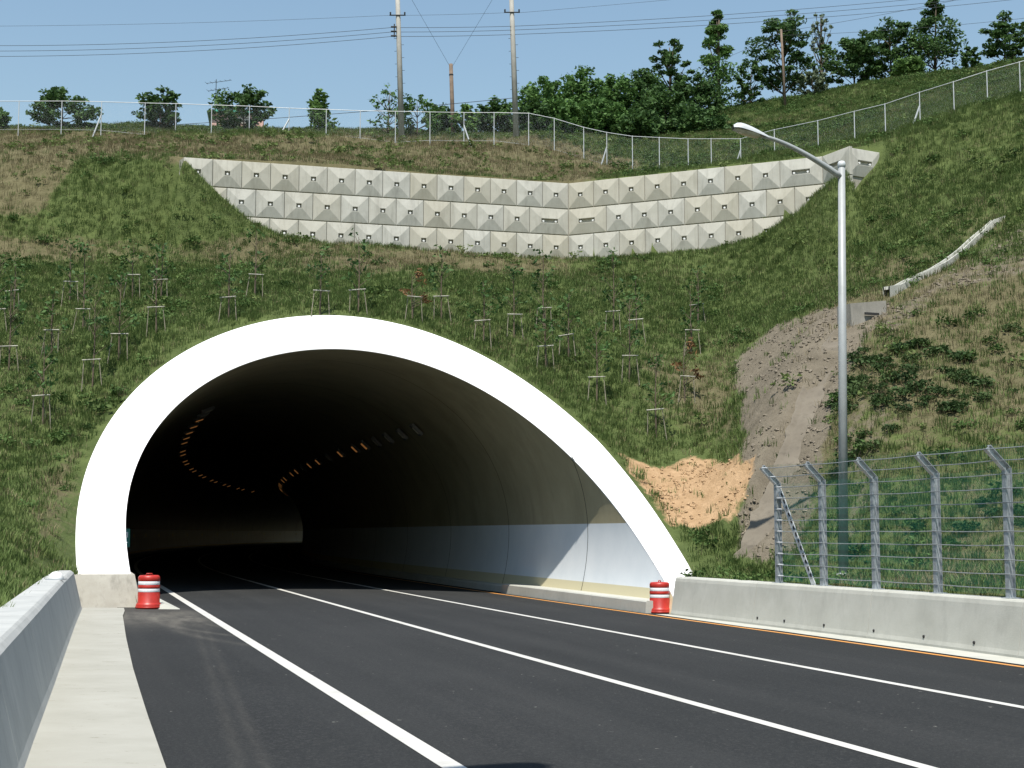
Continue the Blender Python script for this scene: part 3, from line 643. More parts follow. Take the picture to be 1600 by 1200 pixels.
# ------------------------------------------------------------------ retaining wall of pyramid panels
def panel_mesh(wu, name):
    W = PW * wu - .022; H = PH - .042; pr = .085; e = .022; hx = .135 + (wu - 1) * PW * .45; hz = .115; mb = MB()
    def rect(x, z, y, zo_=0): return [(-x, y, -z + zo_), (x, y, -z + zo_), (x, y, z + zo_), (-x, y, z + zo_)]
    L = [rect(W / 2, H / 2, .14), rect(W / 2, H / 2, .012), rect(W / 2 - .012, H / 2 - .012, 0), rect(hx, hz, -pr, .0), rect(hx - .02, hz - .02, -pr + .002), rect(hx - .025, hz - .025, -pr + .13)]
    vs_ = [p for r in L for p in r]; fs = []
    for i in range(len(L) - 1):
        for j in range(4): fs.append((i * 4 + j, i * 4 + (j + 1) % 4, (i + 1) * 4 + (j + 1) % 4, (i + 1) * 4 + j))
    fs.append((20, 21, 22, 23)); fs.append((3, 2, 1, 0)); mb.add(vs_, fs); return mb.mesh(name, M['concrete_panel'])
p1, p15, ph_ = panel_mesh(1, 'panel'), panel_mesh(1.5, 'panel'), panel_mesh(.5, 'panel')
cap = MB().tube([(0, -.080, -.025), (0, .03, -.025)], [.045, .058], 10).mesh('anchor_cap', M['anchor'])
wall = thing('retaining_wall', 'pale concrete retaining wall of pyramid panels in three courses above the tunnel', 'retaining wall')
def put_panel(a, dirv, x0, wu, row, sc=1.0):
    rz = math.atan2(dirv[1], dirv[0]); xc = x0 + wu * PW * sc / 2; zc = WALL_Z - PH * (row + .5) - .0
    o = link('panel', {1: p1, 1.5: p15, .5: ph_}[wu], wall, (a[0] + dirv[0] * xc, a[1] + dirv[1] * xc, zc), (0, 0, rz)); o.scale = (sc, 1, 1)
    for x in ((0,) if wu == 1 else (-.30, .30) if wu == 1.5 else ()):
        c = link('anchor_cap', cap, o, (x, 0, 0))
def course(a, b, seq, row):
    L = np.linalg.norm(b - a); dv_ = (b - a) / L; tot = sum(seq) * PW; sc = L / tot if abs(L / tot - 1) < .1 else 1.0; x = 0
    for u in seq: put_panel(a, dv_, x, u, row, sc); x += u * PW * sc
for row in range(3):
    odd = row == 1
    course(WL, WC, ([.5] + [1] * 12 + [1.5]) if odd else [1] * 14, row)
    course(WC, WR, ([1.5] + [1] * 8) if odd else ([1] * 8 + [1.5]), row)
    if row < 2: course(WR, WE, [1.5], row)
course(WE, WF, [1.5], 0)
def extr(pts, off0, off1, z0, z1, name, mat, parent):
    P = [np.array(q) for q in pts]; N = []
    for i in range(len(P)):
        t_ = P[min(i + 1, len(P) - 1)] - P[max(i - 1, 0)]; t_ = t_ / np.linalg.norm(t_); N.append(np.array((-t_[1], t_[0])))
    rows = [[(*(p + n_ * off0), z0), (*(p + n_ * off0), z1), (*(p + n_ * off1), z1), (*(p + n_ * off1), z0)] for p, n_ in zip(P, N)]
    mb = MB().strip(rows, closed=True); mb.f += [(0, 1, 2, 3), (len(mb.v) - 1, len(mb.v) - 2, len(mb.v) - 3, len(mb.v) - 4)]; mb.m += [0, 0]; return mb.build(name, mat, parent)
extr([W0, WL, WC, WR, WE, WF], .06, .55, WALL_Z - 3 * PH - .3, WALL_Z - .03, 'backing', M['concrete_footing'], wall)
extr([WL, WC, WR], -.10, .05, WALL_Z - 3 * PH - .6, WALL_Z - 3 * PH - .02, 'footing', M['concrete_panel'], wall)

# ------------------------------------------------------------------ drainage on the right slope
def drape(pxs, lift=0.0): return [Vector(hit(*q)) for q in pxs]
def channel(name, label, pts, wd, dp, mat, lf=.13):
    rows = []; ew = .045
    for i, p in enumerate(pts):
        t_ = pts[min(i + 1, len(pts) - 1)] - pts[max(i - 1, 0)]; sdv = Vector((t_.y, -t_.x, 0)).normalized(); ww = wd[i] if hasattr(wd, '__len__') else wd
        rows.append([p + sdv * x + Vector((0, 0, z)) for x, z in ((-ww - ew, -.5), (-ww - ew, lf), (-ww, lf), (-ww * .8, lf - dp), (ww * .8, lf - dp), (ww, lf), (ww + ew, lf), (ww + ew, -.5))])
    return tag(MB().strip(rows).build(name, mat), label, 'drain')
def dens(P, k=6):
    out = []
    for a, b in zip(P[:-1], P[1:]):
        for q in range(k):
            v = a.lerp(b, q / k); v.z = zt(v.x, v.y); out.append(v)
    out.append(P[-1]); zz = [p.z for p in out]
    for i in range(len(out)): q_ = zz[max(0, i - 3):i + 4]; out[i].z = sum(q_) / len(q_)
    return out
dp_ = dens(drape([(1385, 465), (1420, 446), (1465, 425), (1500, 398), (1535, 365), (1568, 340)]))
channel('drain_channel', 'narrow pale concrete drain channel climbing across the grassy bench', dp_, .085, .10, M['concrete'], .20)
cp = dens(drape([(1338, 500), (1318, 545), (1292, 600), (1268, 665), (1245, 735), (1222, 800), (1200, 850), (1180, 882)]))
for i_ in range(1, 9): cp[-i_].z -= .05 * (9 - i_)
channel('drain_chute', 'tan rough drain chute running down the bare gully beside the fence', cp, [.50 + .25 * i / len(cp) + random.uniform(-.09, .09) for i in range(len(cp))], .07, concrete('mortar', (.115, .098, .074), (.185, .162, .125), .8, 1.2, (1, 1, 1)), .05)
hx_, hy_, hz_ = hit(1350, 500)
hb = thing('drain_headwall', 'small grey concrete headwall box with a slot at the chute top', 'drain', (hx_, hy_, hz_), .35)
MB().add([(-.65, -.35, -.6), (.65, -.35, -.6), (.65, .5, -.6), (-.65, .5, -.6), (-.65, -.25, .42), (.65, -.25, .58), (.65, .5, .58), (-.65, .5, .42)], [(0, 1, 5, 4), (1, 2, 6, 5), (2, 3, 7, 6), (3, 0, 4, 7), (4, 5, 6, 7), (3, 2, 1, 0)]).build('box', concrete('headwall_concrete', (.20, .19, .165), (.29, .275, .24), .6), hb)
MB().box((.05, -.36, .12), (.5, .06, .07)).build('slot', M['dark'], hb)
# ------------------------------------------------------------------ chain link fence along the crest
FP = [(-60, 158, 77.2), (30, 158, 77.2), (97, 158, 77.2), (159, 159, 77.2), (227, 161, 77.2), (275, 162, 77.2), (331, 164, 77.2), (390, 166, 77.2), (452, 169, 77.2), (510, 171, 77.2), (563, 173, 77.2), (618, 174, 77.2), (672, 175, 77.4), (725, 176, 77.8), (772, 176, 78), (826, 177, 78),
 (866, 185, 77.2), (912, 199, 76), (948, 207, 75), (988, 213, 73.9), (1030, 215, 72.9), (1075, 217, 72), (1111, 217, 71), (1157, 217, 69.9), (1210, 216, 68.1), (1278, 203, 66.3), (1335, 191, 64.8), (1383, 180, 63.8), (1437, 161, 62.8), (1490, 142, 61.8), (1542, 122, 61.3), (1593, 105, 60.8), (1645, 87, 60.3), (1700, 68, 60)]
cf = thing('chain_link_fence', 'light grey chain link fence along the hill crest above the retaining wall', 'fence')
tops = []; bots = []
for i, (px, py, Y) in enumerate(FP):
    t_ = Vector(at(px, py, Y)); b_ = Vector((t_.x, t_.y, zt(t_.x, t_.y)))
    if t_.z - b_.z < 1.25: t_.z = b_.z + 1.35
    if t_.z - b_.z > 1.8: b_.z = t_.z - 1.6
    tops.append(t_); bots.append(b_)
    MB().tube([b_ - Vector((0, 0, .4)), t_ + Vector((0, 0, .03))], .022, 8).build('post', M['galv_white'], cf)
for i in (3, 8, 13, 18, 23, 28):
    a = bots[i].lerp(tops[i], .55); dv_ = (bots[i] - bots[i + 1]).normalized(); sg_ = -1 if 8 < i < 16 else 1
    e_ = bots[i] + dv_ * .42 * sg_ - Vector((0, .15, 0)); e_.z = zt(e_.x, e_.y) - .1 if abs(zt(e_.x, e_.y) - bots[i].z) < .6 else bots[i].z - .1
    MB().tube([a, e_], .042, 8).build('brace', M['galv_white'], cf)
MB().tube(tops, .017, 6).build('top_rail', M['galv_white'], cf)
MB().tube([b + Vector((0, 0, .04)) for b in bots], .006, 5).build('bottom_wire', M['wire'], cf)
me = bpy.data.meshes.new('chain_link'); V = []; F = []; UV = []; run = 0
for i in range(len(tops)):
    if i: run += (tops[i] - tops[i - 1]).length
    V += [tuple(bots[i] + Vector((0, .03, 0))), tuple(tops[i] + Vector((0, .03, 0)))]; UV += [(run, 0), (run, (tops[i] - bots[i]).length)]
    if i: F.append((2 * i - 2, 2 * i, 2 * i + 1, 2 * i - 1))
me.from_pydata(V, [], F); uvl = me.uv_layers.new(name='UVMap')
for l_ in me.loops: uvl.data[l_.index].uv = UV[l_.vertex_index]
me.materials.append(M['chainlink']); link('chain_link', me, cf)

# ------------------------------------------------------------------ poles and lines
def up_pole(label, px, py, Y, top, r0, r1, mat, name='utility_pole'):
    b_ = Vector(at(px, py, Y)); b_.z = min(b_.z, zt(b_.x, b_.y)); t_ = Vector(at(*top)); t = thing(name, label, 'pole', b_)
    MB().tube([Vector((0, 0, -.5)), (t_ - b_) * .5, t_ - b_], [r0, (r0 + r1) / 2, r1], 12).build('shaft', mat, t, True); return t, b_, t_
pa, ba, ta = up_pole('concrete utility pole with crossarm and insulator rack behind the crest fence', 628, 216, 80, (619.5, -60, 80), .17, .115, M['pole'])
pb, bb, tb = up_pole('concrete utility pole with crossarm beside the dense trees', 807, 212, 81, (797, -60, 81), .17, .115, M['pole'])
for t, b_, Y, yy, px in ((pa, ba, 80, 25, 621.5), (pb, bb, 81, 20.5, 800)):
    c = Vector(at(px, yy, Y)) - b_; ca = MB().tube([c + Vector((-.45, -.13, 0)), c + Vector((.45, -.13, 0))], .035, 6).build('crossarm', M['dark'], t)
    for x in (-.4, .4): MB().lathe([(.001, .0), (.05, .02), (.03, .06), (.06, .1), (.03, .15), (.001, .17)], 8, c=c + Vector((x, -.13, .03))).build('insulator', M['dark'], ca, True)
    for k in range(14):
        q = Vector(at(px, 60 + k * 10, Y)) - b_; q.x = (c.x * (1 - (k * 10 + 40) / 190)); MB().tube([q + Vector((.1 if k % 2 else -.26, 0, 0)), q + Vector((.28 if k % 2 else -.1, 0, 0))], .012, 4).build('step_bolt', M['dark'], t)
c = Vector(at(618, 50, 80)) - ba
rk = MB().box(c + Vector((-.06, -.1, .05)), (.06, .06, .75)).build('insulator_rack', M['dark'], pa)
for k, yy in enumerate((43, 50, 57)): MB().tube([Vector(at(611, yy, 80)) - ba + Vector((0, -.1, 0)), Vector(at(620, yy, 80)) - ba + Vector((0, -.1, 0))], .05, 6).build('insulator', M['dark'], rk)
pc, bc, tc = up_pole('short weathered pole with guy wires between the utility poles', 708.5, 222, 84, (704.5, 100, 84), .13, .11, M['pole_wood'])
MB().lathe([(.125, -.04), (.13, 0), (.125, .04)], 10, c=Vector(at(705, 117, 84)) - bc).build('band', M['dark'], pc)
pd_, bd, td = up_pole('thin brown wooden pole in front of the hilltop trees', 1227, 152, 93, (1220.5, 46, 93), .09, .07, M['pole_wood'])
def wire(label, a, b, sag, r=.013, grp=None):
    a, b = Vector(a), Vector(b); pts = [a.lerp(b, k / 24) - Vector((0, 0, sag * 4 * (k / 24) * (1 - k / 24))) for k in range(25)]
    o = MB().tube(pts, r, 4, cap=False).build('overhead_wire', M['cable'], None); tag(o, label, 'wire', grp)
for k, (yl, yp, y2, yr) in enumerate(((66, 43, 41, -45), (75, 50, 47, -36), (84, 57, 54, -27))):
    nm = ('upper', 'middle', 'lower')[k]
    wire(nm + ' of three parallel wires reaching the insulator rack across open sky', at(-260, yl, 86), at(612, yp, 79.9), .55); wire(nm + ' of three parallel wires strung between the two concrete poles', at(619, yp, 79.9), at(800, y2, 80.9), .03); wire(nm + ' of three parallel wires over the dense trees', at(800, y2, 80.9), at(1800, yr, 96), .5)
wire('faint high wire ending at the crossarm of the pole with insulator rack', at(-260, 40, 86), at(609, 24, 79.9), .25, .008); wire('faint high wire between the crossarms of both concrete poles', at(634, 24, 79.9), at(788, 20, 80.9), .02, .008); wire('faint high wire above the dense trees', at(811, 20, 80.9), at(1800, -80, 96), .2, .008)
wire('guy wire from the short pole up to the pole with insulator rack', tc - Vector((0, 0, .25)), at(621, -40, 80), .0, .010); wire('guy wire from the short pole up to the pole beside the dense trees', tc - Vector((0, 0, .3)), at(797.5, -48, 81), 0, .010)
wire('low dark cable running behind the crest fence to the concrete pole', at(250, 196, 90), at(803, 153, 81.2), .12, .017)
wire('cable rising from the thin brown pole over the conical tree', td - Vector((0, 0, .15)), at(1750, -60, 90), .3, .011); wire('second cable from the thin brown pole over the hilltop trees', td - Vector((0, 0, .4)), at(1750, 10, 90), .3, .011); wire('cable from the thin brown pole towards the dense trees', td - Vector((0, 0, .2)), at(1050, 120, 95), .2, .010)

# ------------------------------------------------------------------ house and aerial behind the crest
hxp = Vector(at(372, 203, 92)); hz0 = zt(hxp.x, hxp.y)
roof_top = at(352, 168, 92)[2]; eave = at(352, 184, 92)[2]
hs = thing('house', 'small pink house with green roof half hidden behind the crest tree', 'house', (hxp.x, hxp.y, hz0), .15); e_ = eave - hz0; r_ = roof_top - hz0
hw = MB().add([(-1.6, -1.2, -1), (1.6, -1.2, -1), (1.6, 2.4, -1), (-1.6, 2.4, -1), (-1.6, -1.2, e_), (1.6, -1.2, e_), (1.6, 2.4, e_), (-1.6, 2.4, e_)], [(0, 1, 5, 4), (1, 2, 6, 5), (2, 3, 7, 6), (3, 0, 4, 7)]).build('wall', plain('pink_wall', (.52, .33, .28), .85), hs)
MB().box((.4, -1.21, e_ - .45), (.7, .05, .5)).build('window', M['glass'], hs)
MB().add([(-1.9, -1.5, e_ - .06), (1.2, -1.5, e_ - .06), (1.2, 2.7, e_ - .06), (-1.9, 2.7, e_ - .06), (-1.5, .6, r_), (.4, .6, r_)], [(0, 1, 5, 4), (2, 3, 4, 5), (1, 2, 5), (3, 0, 4), (3, 2, 1, 0)]).build('roof', plain('green_roof', (.03, .20, .12), .5), hs)
aw = Vector(at(337, 168, 92)); an = thing('tv_aerial', 'thin television aerial with two antenna booms above the pink house', 'aerial', aw)
h_ = at(337, 124, 92)[2] - aw.z; MB().tube([(0, 0, -.6), (0, 0, h_)], .022, 6).build('mast', M['dark'], an)
for zz, ln in ((h_ - .15, .9), (h_ - .65, .75)):
    bo = MB().tube([(-ln * .7, 0, zz - .12), (ln, .1, zz + .12)], .016, 5).build('boom', M['dark'], an)
    for k in range(6): u = k / 5; q = Vector((-ln * .7 + u * ln * 1.7, .1 * u, zz - .12 + .24 * u)); MB().tube([q - Vector((.03, .32 - .12 * u, 0)), q + Vector((.03, .32 - .12 * u, .05))], .011, 4).build('element', M['dark'], bo)

# ------------------------------------------------------------------ trees
def leaves(cent, rad, per, size, rng, flat=1.0, droop=.0):
    V = []; N = len(cent) * per
    c = np.repeat(np.array(cent), per, 0); r = np.repeat(np.array(rad), per)[:, None]
    d = rng.normal(size=(N, 3)); d /= np.linalg.norm(d, axis=1)[:, None]; d *= rng.random((N, 1)) ** .45; d[:, 2] *= flat
    p = c + d * r
    a = rng.normal(size=(N, 3)); a[:, 2] *= .6; a /= np.linalg.norm(a, axis=1)[:, None]; b = np.cross(a, rng.normal(size=(N, 3))); b /= np.linalg.norm(b, axis=1)[:, None]
    sz = size * rng.uniform(.6, 1.3, (N, 1)); a[:, 2] -= droop
    q = np.stack([p - a * sz * .6, p + b * sz * .33, p + a * sz * .75, p - b * sz * .33], 1).reshape(-1, 3)
    return q
def leaf_mesh(name, q, mat):
    me = bpy.data.meshes.new(name); n = len(q) // 4; me.vertices.add(len(q)); me.vertices.foreach_set('co', np.ascontiguousarray(q, dtype=np.float32).ravel())
    me.loops.add(n * 4); me.loops.foreach_set('vertex_index', np.arange(n * 4, dtype=np.int32)); me.polygons.add(n); me.polygons.foreach_set('loop_start', np.arange(0, n * 4, 4, dtype=np.int32)); me.polygons.foreach_set('loop_total', np.full(n, 4, dtype=np.int32))
    me.materials.append(mat); me.update(calc_edges=True); return me
def tree(label, base, h, wd, typ, mat, grp=None, name='tree', seed=0, size=.22, cnt=1.0, cat='tree'):
    rng = np.random.default_rng(seed); t = thing(name, label, cat, base, 0, grp); mb = MB(); R = wd / 2; cent = []; rad = []
    tr = max(.03, h * .022); lean = rng.normal(size=2) * .03 * h; nst = 7; tp = [Vector((lean[0] * (k / nst) ** 1.5, lean[1] * (k / nst) ** 1.5, -.3 + (h * .9 + .3) * k / nst)) for k in range(nst + 1)]
    mb.tube(tp, [tr * (1 - .8 * k / nst) for k in range(nst + 1)], 7)
    if typ == 'conical':
        for k in range(46):
            u = rng.random() ** .8; z = h * (.12 + .86 * u); rr = R * (1.0 - u) ** .62 * rng.uniform(.75, 1.2); a = rng.random() * 6.28; cent.append((rr * .62 * math.cos(a), rr * .62 * math.sin(a), z)); rad.append(max(.30, rr * .58))
            if k % 3 == 0: mb.tube([tp[min(nst, int(u * nst))], Vector((rr * .8 * math.cos(a), rr * .8 * math.sin(a), z))], [tr * .3, tr * .1], 4)
        q = leaves(cent, rad, int(42 * cnt), size, rng, .5)
    else:
        nb_ = {'bushy': 30, 'layered': 24, 'sparse': 26, 'upright': 16}[typ]; z0 = {'bushy': .2, 'layered': .25, 'sparse': .15, 'upright': .2}[typ]
        for k in range(nb_):
            u = (k + rng.random()) / nb_; z = h * (z0 + (.97 - z0) * u); a = k * 2.4 + rng.normal() * .4; e = math.sin(math.pi * min(1, .22 + .70 * u)) ** .7 if typ != 'upright' else (1.0 - .75 * u)
            rr = R * e * rng.uniform(.55, 1.08); tip = Vector((rr * math.cos(a) + lean[0] * u, rr * math.sin(a) + lean[1] * u, z)); st_ = tp[max(0, min(nst, int((u * .75 + z0 * .4) * nst)))]
            mid = st_.lerp(tip, .55) - Vector((0, 0, h * .03)); mb.tube([st_, mid, tip], [tr * .38, tr * .22, tr * .08], 5)
            steps = (.55, .8, 1.0) if typ != 'sparse' else (.75, 1.0)
            for v in steps:
                p = st_.lerp(tip, v); p.z += rng.normal() * .03 * h; cent.append(tuple(p)); rad.append(R * {'bushy': .27, 'layered': .22, 'sparse': .17, 'upright': .3}[typ] * rng.uniform(.6, 1.3))
        q = leaves(cent, rad, int({'bushy': 34, 'layered': 26, 'sparse': 10, 'upright': 20}[typ] * cnt), size, rng, {'layered': .42}.get(typ, .8), .15 if typ == 'layered' else 0)
    mb.build('trunk', M['bark'], t, True); link('crown', leaf_mesh('crown', q, M[mat]), t); return t
def tree_px(label, px, ytop, ybase, wpx, Y, typ, mat, **kw):
    b_ = at(px, ybase, Y); zb_ = zt(b_[0], b_[1]); z0 = min(zb_, b_[2]) if abs(zb_ - b_[2]) > .2 else zb_
    h = at(px, ytop, Y)[2] - z0; tree(label, (b_[0], b_[1], z0), max(h, 1.0), wpx * Y / FPX, typ, mat, seed=int(px * 7 + Y), **kw)
tree_px('wide low layered tree behind the crest fence above the dry patch', 97, 143, 204, 116, 81, 'layered', 'leaf_dark', size=.20, cnt=1.6)
tree_px('small layered tree with open crown behind the crest fence', 249, 143, 206, 78, 81, 'layered', 'leaf_dark', size=.20, cnt=1.3)
tree_px('broad layered tree in front of the small pink house', 381, 138, 208, 108, 82, 'layered', 'leaf_dark', size=.20, cnt=1.6)
tree_px('narrow light green sapling rising above the crest fence', 497, 145, 212, 56, 81, 'upright', 'leaf_light', size=.24)
tree_px('thin airy tree beside the pole with insulator rack', 606, 133, 216, 70, 83, 'sparse', 'leaf_mid', size=.17)
tree_px('rounded airy tree touching the pole with insulator rack', 652, 150, 216, 92, 83, 'sparse', 'leaf_mid', size=.19, cnt=1.4)
tree_px('small dark tree beside the short weathered pole', 688, 165, 218, 50, 86, 'bushy', 'leaf_dark', cnt=.6)
tree_px('small yellow green tree beside the short weathered pole', 726, 166, 219, 52, 84, 'layered', 'leaf_light', cnt=.8)
tree_px('dark bushy tree between short pole and concrete pole', 776, 160, 216, 72, 86, 'bushy', 'leaf_dark')
tree_px('half hidden shrub at the far end of the crest fence', -8, 170, 206, 40, 81, 'bushy', 'leaf_mid')
FT = [(848, 122, 88, 92, 'bushy', 'leaf_mid', 'dense rounded tree beside the concrete pole'), (905, 108, 84, 90, 'bushy', 'leaf_mid', 'dense rounded tree, tallest of the low tree mass'), (955, 118, 92, 93, 'bushy', 'leaf_mid', 'rounded tree in the middle of the dense tree mass'),
 (1000, 108, 82, 94, 'bushy', 'leaf_dark', 'dark rounded tree below the layered crown'), (1048, 60, 90, 96, 'layered', 'leaf_dark', 'tall dark layered tree rising from the tree mass'), (1122, 14, 100, 97, 'conical', 'leaf_mid', 'tall conical tree with pointed top beside the tree mass'),
 (1090, 118, 90, 94, 'bushy', 'leaf_dark', 'dark bushy tree at the foot of the conical tree'), (1040, 140, 92, 89, 'bushy', 'leaf_dark', 'dark bush in front of the layered tree'), (880, 158, 86, 87, 'bushy', 'leaf_mid', 'low bush in front of the rounded trees'), (945, 160, 92, 87, 'bushy', 'leaf_mid', 'low spreading bush inside the dense tree mass'),
 (1100, 172, 80, 87, 'bushy', 'leaf_dark', 'low dark bush at the edge of the tree mass'), (835, 165, 60, 84, 'bushy', 'leaf_dark', 'small dark bush hugging the concrete pole'), (1000, 178, 80, 84, 'bushy', 'leaf_dark', 'low dark bush just behind the sagging crest fence')]
for px, yt, wp, Y, ty, mt, lab in FT: tree_px(lab, px, yt, 222, wp, Y, ty, mt, cnt=1.9 if ty == 'bushy' else 2.4, size=.20)
for px, yt, yb, wp, Y, ty, mt, lab, cn in [(1225, 20, 152, 104, 99, 'layered', 'leaf_dark', 'large dark tree beside the thin brown pole', 1.5), (1284, 12, 140, 46, 101, 'sparse', 'leaf_pale', 'pale nearly bare slender tree between two dark trees', .9), (1335, 54, 138, 88, 98, 'layered', 'leaf_dark', 'broad dark tree beside the pale slender tree', 1.4),
    (1393, 32, 125, 92, 99, 'layered', 'leaf_dark', 'dark spreading tree beside the conical dark tree', 1.4), (1461, -2, 118, 96, 98, 'conical', 'leaf_dark', 'tall dark conical tree on the hilltop', 1.3), (1570, 28, 100, 80, 95, 'layered', 'leaf_dark', 'lone dark tree at the high end of the hilltop', 1.0),
    (1172, 96, 158, 52, 97, 'sparse', 'leaf_dark', 'small dark spiky tree beside the conical tree', 1.8), (1518, 76, 118, 30, 95, 'sparse', 'leaf_dark', 'tiny sparse sapling between hilltop trees', 1.3), (1420, 95, 125, 60, 95, 'bushy', 'leaf_light', 'low light green bush under the hilltop trees', .7), (1270, 112, 150, 40, 95, 'sparse', 'leaf_pale', 'pale dry bush under the slender pale tree', 1.5)]:
    tree_px(lab, px, yt, yb, wp * (1.18 if cn > 1 else 1), Y, ty, mt, cnt=cn * 2.1, size=.20)

# ------------------------------------------------------------------ saplings with timber supports on the planted slope
SP = [(22, 455), (110, 442), (208, 434), (252, 437), (130, 483), (245, 484), (358, 463), (398, 434), (15, 543), (82, 520), (186, 528), (145, 571), (68, 626), (-2, 487), (500, 459), (560, 455), (645, 468), (690, 467), (755, 504), (803, 494), (850, 487), (888, 525), (958, 488), (995, 502), (853, 543), (983, 565), (932, 594), (1070, 592), (1025, 645), (1090, 478), (1080, 520)]
legm = [MB().tube([q, e], [.012, .016], 6).mesh('leg', M['timber']) for q, e in (((-.22, 0, .02), (-.30, -.10, -.95)), ((.22, 0, .02), (.30, -.10, -.95)), ((0, 0, 0), (.04, .28, -.92)))]; barm = MB().tube([(-.27, -.045, 0), (.27, -.045, .02)], .020, 6).mesh('crossbar', plain('timber_pale', (.33, .32, .27), .8, 0, .5, 8))
saps = []
for v in range(4):
    rng = np.random.default_rng(50 + v); h = (2.1, 2.6, 2.3, 1.8)[v]; mb = MB(); mb.tube([(0, 0, -.2), (.03, .02, h * .5), (0, .03, h)], [.028, .02, .008], 6); cent = []; rad = []
    for k in range(13):
        u = rng.uniform(.35, 1.0); a = rng.random() * 6.28; rr = .40 * (1.25 - u) + .1; tip = Vector((rr * math.cos(a), rr * math.sin(a), h * u + .15)); mb.tube([(0, .02, h * (u - .08)), tip], [.010, .004], 4); cent.append(tuple(tip)); rad.append(.17)
    saps.append((mb.mesh('trunk', M['bark']), leaf_mesh('crown', leaves(cent, rad, 7, .13, rng), M['leaf_rust' if v == 3 else 'leaf_dark'])))
for i, (px, py) in enumerate(SP):
    x, y, z = hit(px, py, .75); v = 3 if i in (16, 27) else i % 3
    s_ = thing('sapling', 'rust coloured young tree tied to a timber support on the planted slope' if v == 3 else 'thin dark young tree tied to a timber support on the planted slope', 'sapling', (x, y, z), i * 1.7, 'rust saplings' if v == 3 else 'dark saplings on the slope')
    s_.scale = (1, 1, random.uniform(.85, 1.2)); link('trunk', saps[v][0], s_); link('crown', saps[v][1], s_)
    t_ = thing('tree_support', 'three legged timber tree support with pale crossbar on the planted slope', 'support', (x, y, z), random.uniform(-.35, .35), 'timber tree supports'); hh = random.uniform(.70, .84)
    t_.rotation_euler[0] = random.uniform(-.06, .06); t_.rotation_euler[1] = random.uniform(-.07, .07)
    for m_ in legm: link('leg', m_, t_, (0, -.05, hh))
    link('crossbar', barm, t_, (0, -.05, hh))

# ------------------------------------------------------------------ grass and weeds (stuff)
def interp_grid(A, x, y):
    i = np.clip(np.searchsorted(GX, x) - 1, 0, len(GX) - 2); j = np.clip(np.searchsorted(GY, y) - 1, 0, len(GY) - 2)
    u = np.clip((x - GX[i]) / (GX[i + 1] - GX[i]), 0, 1); v = np.clip((y - GY[j]) / (GY[j + 1] - GY[j]), 0, 1)
    return (A[j, i] * (1 - u) + A[j, i + 1] * u) * (1 - v) + (A[j + 1, i] * (1 - u) + A[j + 1, i + 1] * u) * v
def tuft(nbl, h, spread, wd, seed, bend=.5):
    rng = np.random.default_rng(seed); mb = MB()
    for k in range(nbl):
        a = rng.random() * 6.28; r = spread * rng.random() ** .5 * .6; b = Vector((r * math.cos(a), r * math.sin(a), -.03)); hh = h * rng.uniform(.55, 1.1); o = Vector((math.cos(a + rng.normal() * .8), math.sin(a + rng.normal() * .8), 0)); sdv = Vector((-o.y, o.x, 0)) * wd * .5
        m_ = b + o * hh * bend * .25 + Vector((0, 0, hh * .6)); t_ = b + o * hh * bend * .8 + Vector((0, 0, hh)); mb.add([b - sdv, b + sdv, m_ + sdv * .7, m_ - sdv * .7, t_], [(0, 1, 2, 3), (3, 2, 4)])
    return mb
def weed(seed, R, n):
    rng = np.random.default_rng(seed); cent = []; rad = []
    for k in range(n): a = rng.random() * 6.28; r = R * rng.random() ** .5; cent.append((r * math.cos(a), r * math.sin(a), R * .55 * rng.random() + .03)); rad.append(R * .35)
    q = leaves(cent, rad, 7, R * .30, rng, .8); mb = MB()
    for i in range(0, len(q), 4): mb.add([tuple(p) for p in q[i:i + 4]], [(0, 1, 2, 3)])
    return mb
def scatter(name, label, x, y, proto_mb, mat, smin, smax, seed):
    rng = np.random.default_rng(seed); z = interp_grid(ZH, x, y); pm = bpy.data.meshes.new(name); pm.from_pydata(np.stack([x, y, z], 1).tolist(), [], [])
    for nm, arr in (('scl', rng.uniform(smin, smax, len(x))), ('rot', rng.uniform(0, 6.28, len(x)))):
        a = pm.attributes.new(nm, 'FLOAT', 'POINT'); a.data.foreach_set('value', arr.astype(np.float32))
    o = link(name, pm); kind(o, 'stuff'); o['label'] = label; o['category'] = 'grass' if 'weed' not in name else 'weeds'
    po = bpy.data.objects.new(name + '_clump', proto_mb.mesh(name + '_clump', mat))
    ng = bpy.data.node_groups.new(name, 'GeometryNodeTree'); ng.interface.new_socket('Geometry', in_out='INPUT', socket_type='NodeSocketGeometry'); ng.interface.new_socket('Geometry', in_out='OUTPUT', socket_type='NodeSocketGeometry')
    N = ng.nodes; gi, go = N.new('NodeGroupInput'), N.new('NodeGroupOutput'); mp = N.new('GeometryNodeMeshToPoints'); io = N.new('GeometryNodeInstanceOnPoints'); oi = N.new('GeometryNodeObjectInfo'); oi.inputs['Object'].default_value = po
    a1 = N.new('GeometryNodeInputNamedAttribute'); a1.data_type = 'FLOAT'; a1.inputs[0].default_value = 'scl'; a2 = N.new('GeometryNodeInputNamedAttribute'); a2.data_type = 'FLOAT'; a2.inputs[0].default_value = 'rot'; cx = N.new('ShaderNodeCombineXYZ'); Lk = ng.links.new
    Lk(gi.outputs[0], mp.inputs[0]); Lk(mp.outputs[0], io.inputs['Points']); Lk(oi.outputs['Geometry'], io.inputs['Instance']); Lk(a1.outputs[0], io.inputs['Scale']); Lk(a2.outputs[0], cx.inputs[2]); Lk(cx.outputs[0], io.inputs['Rotation']); Lk(io.outputs[0], go.inputs[0])
    o.modifiers.new('scatter', 'NODES').node_group = ng; return o
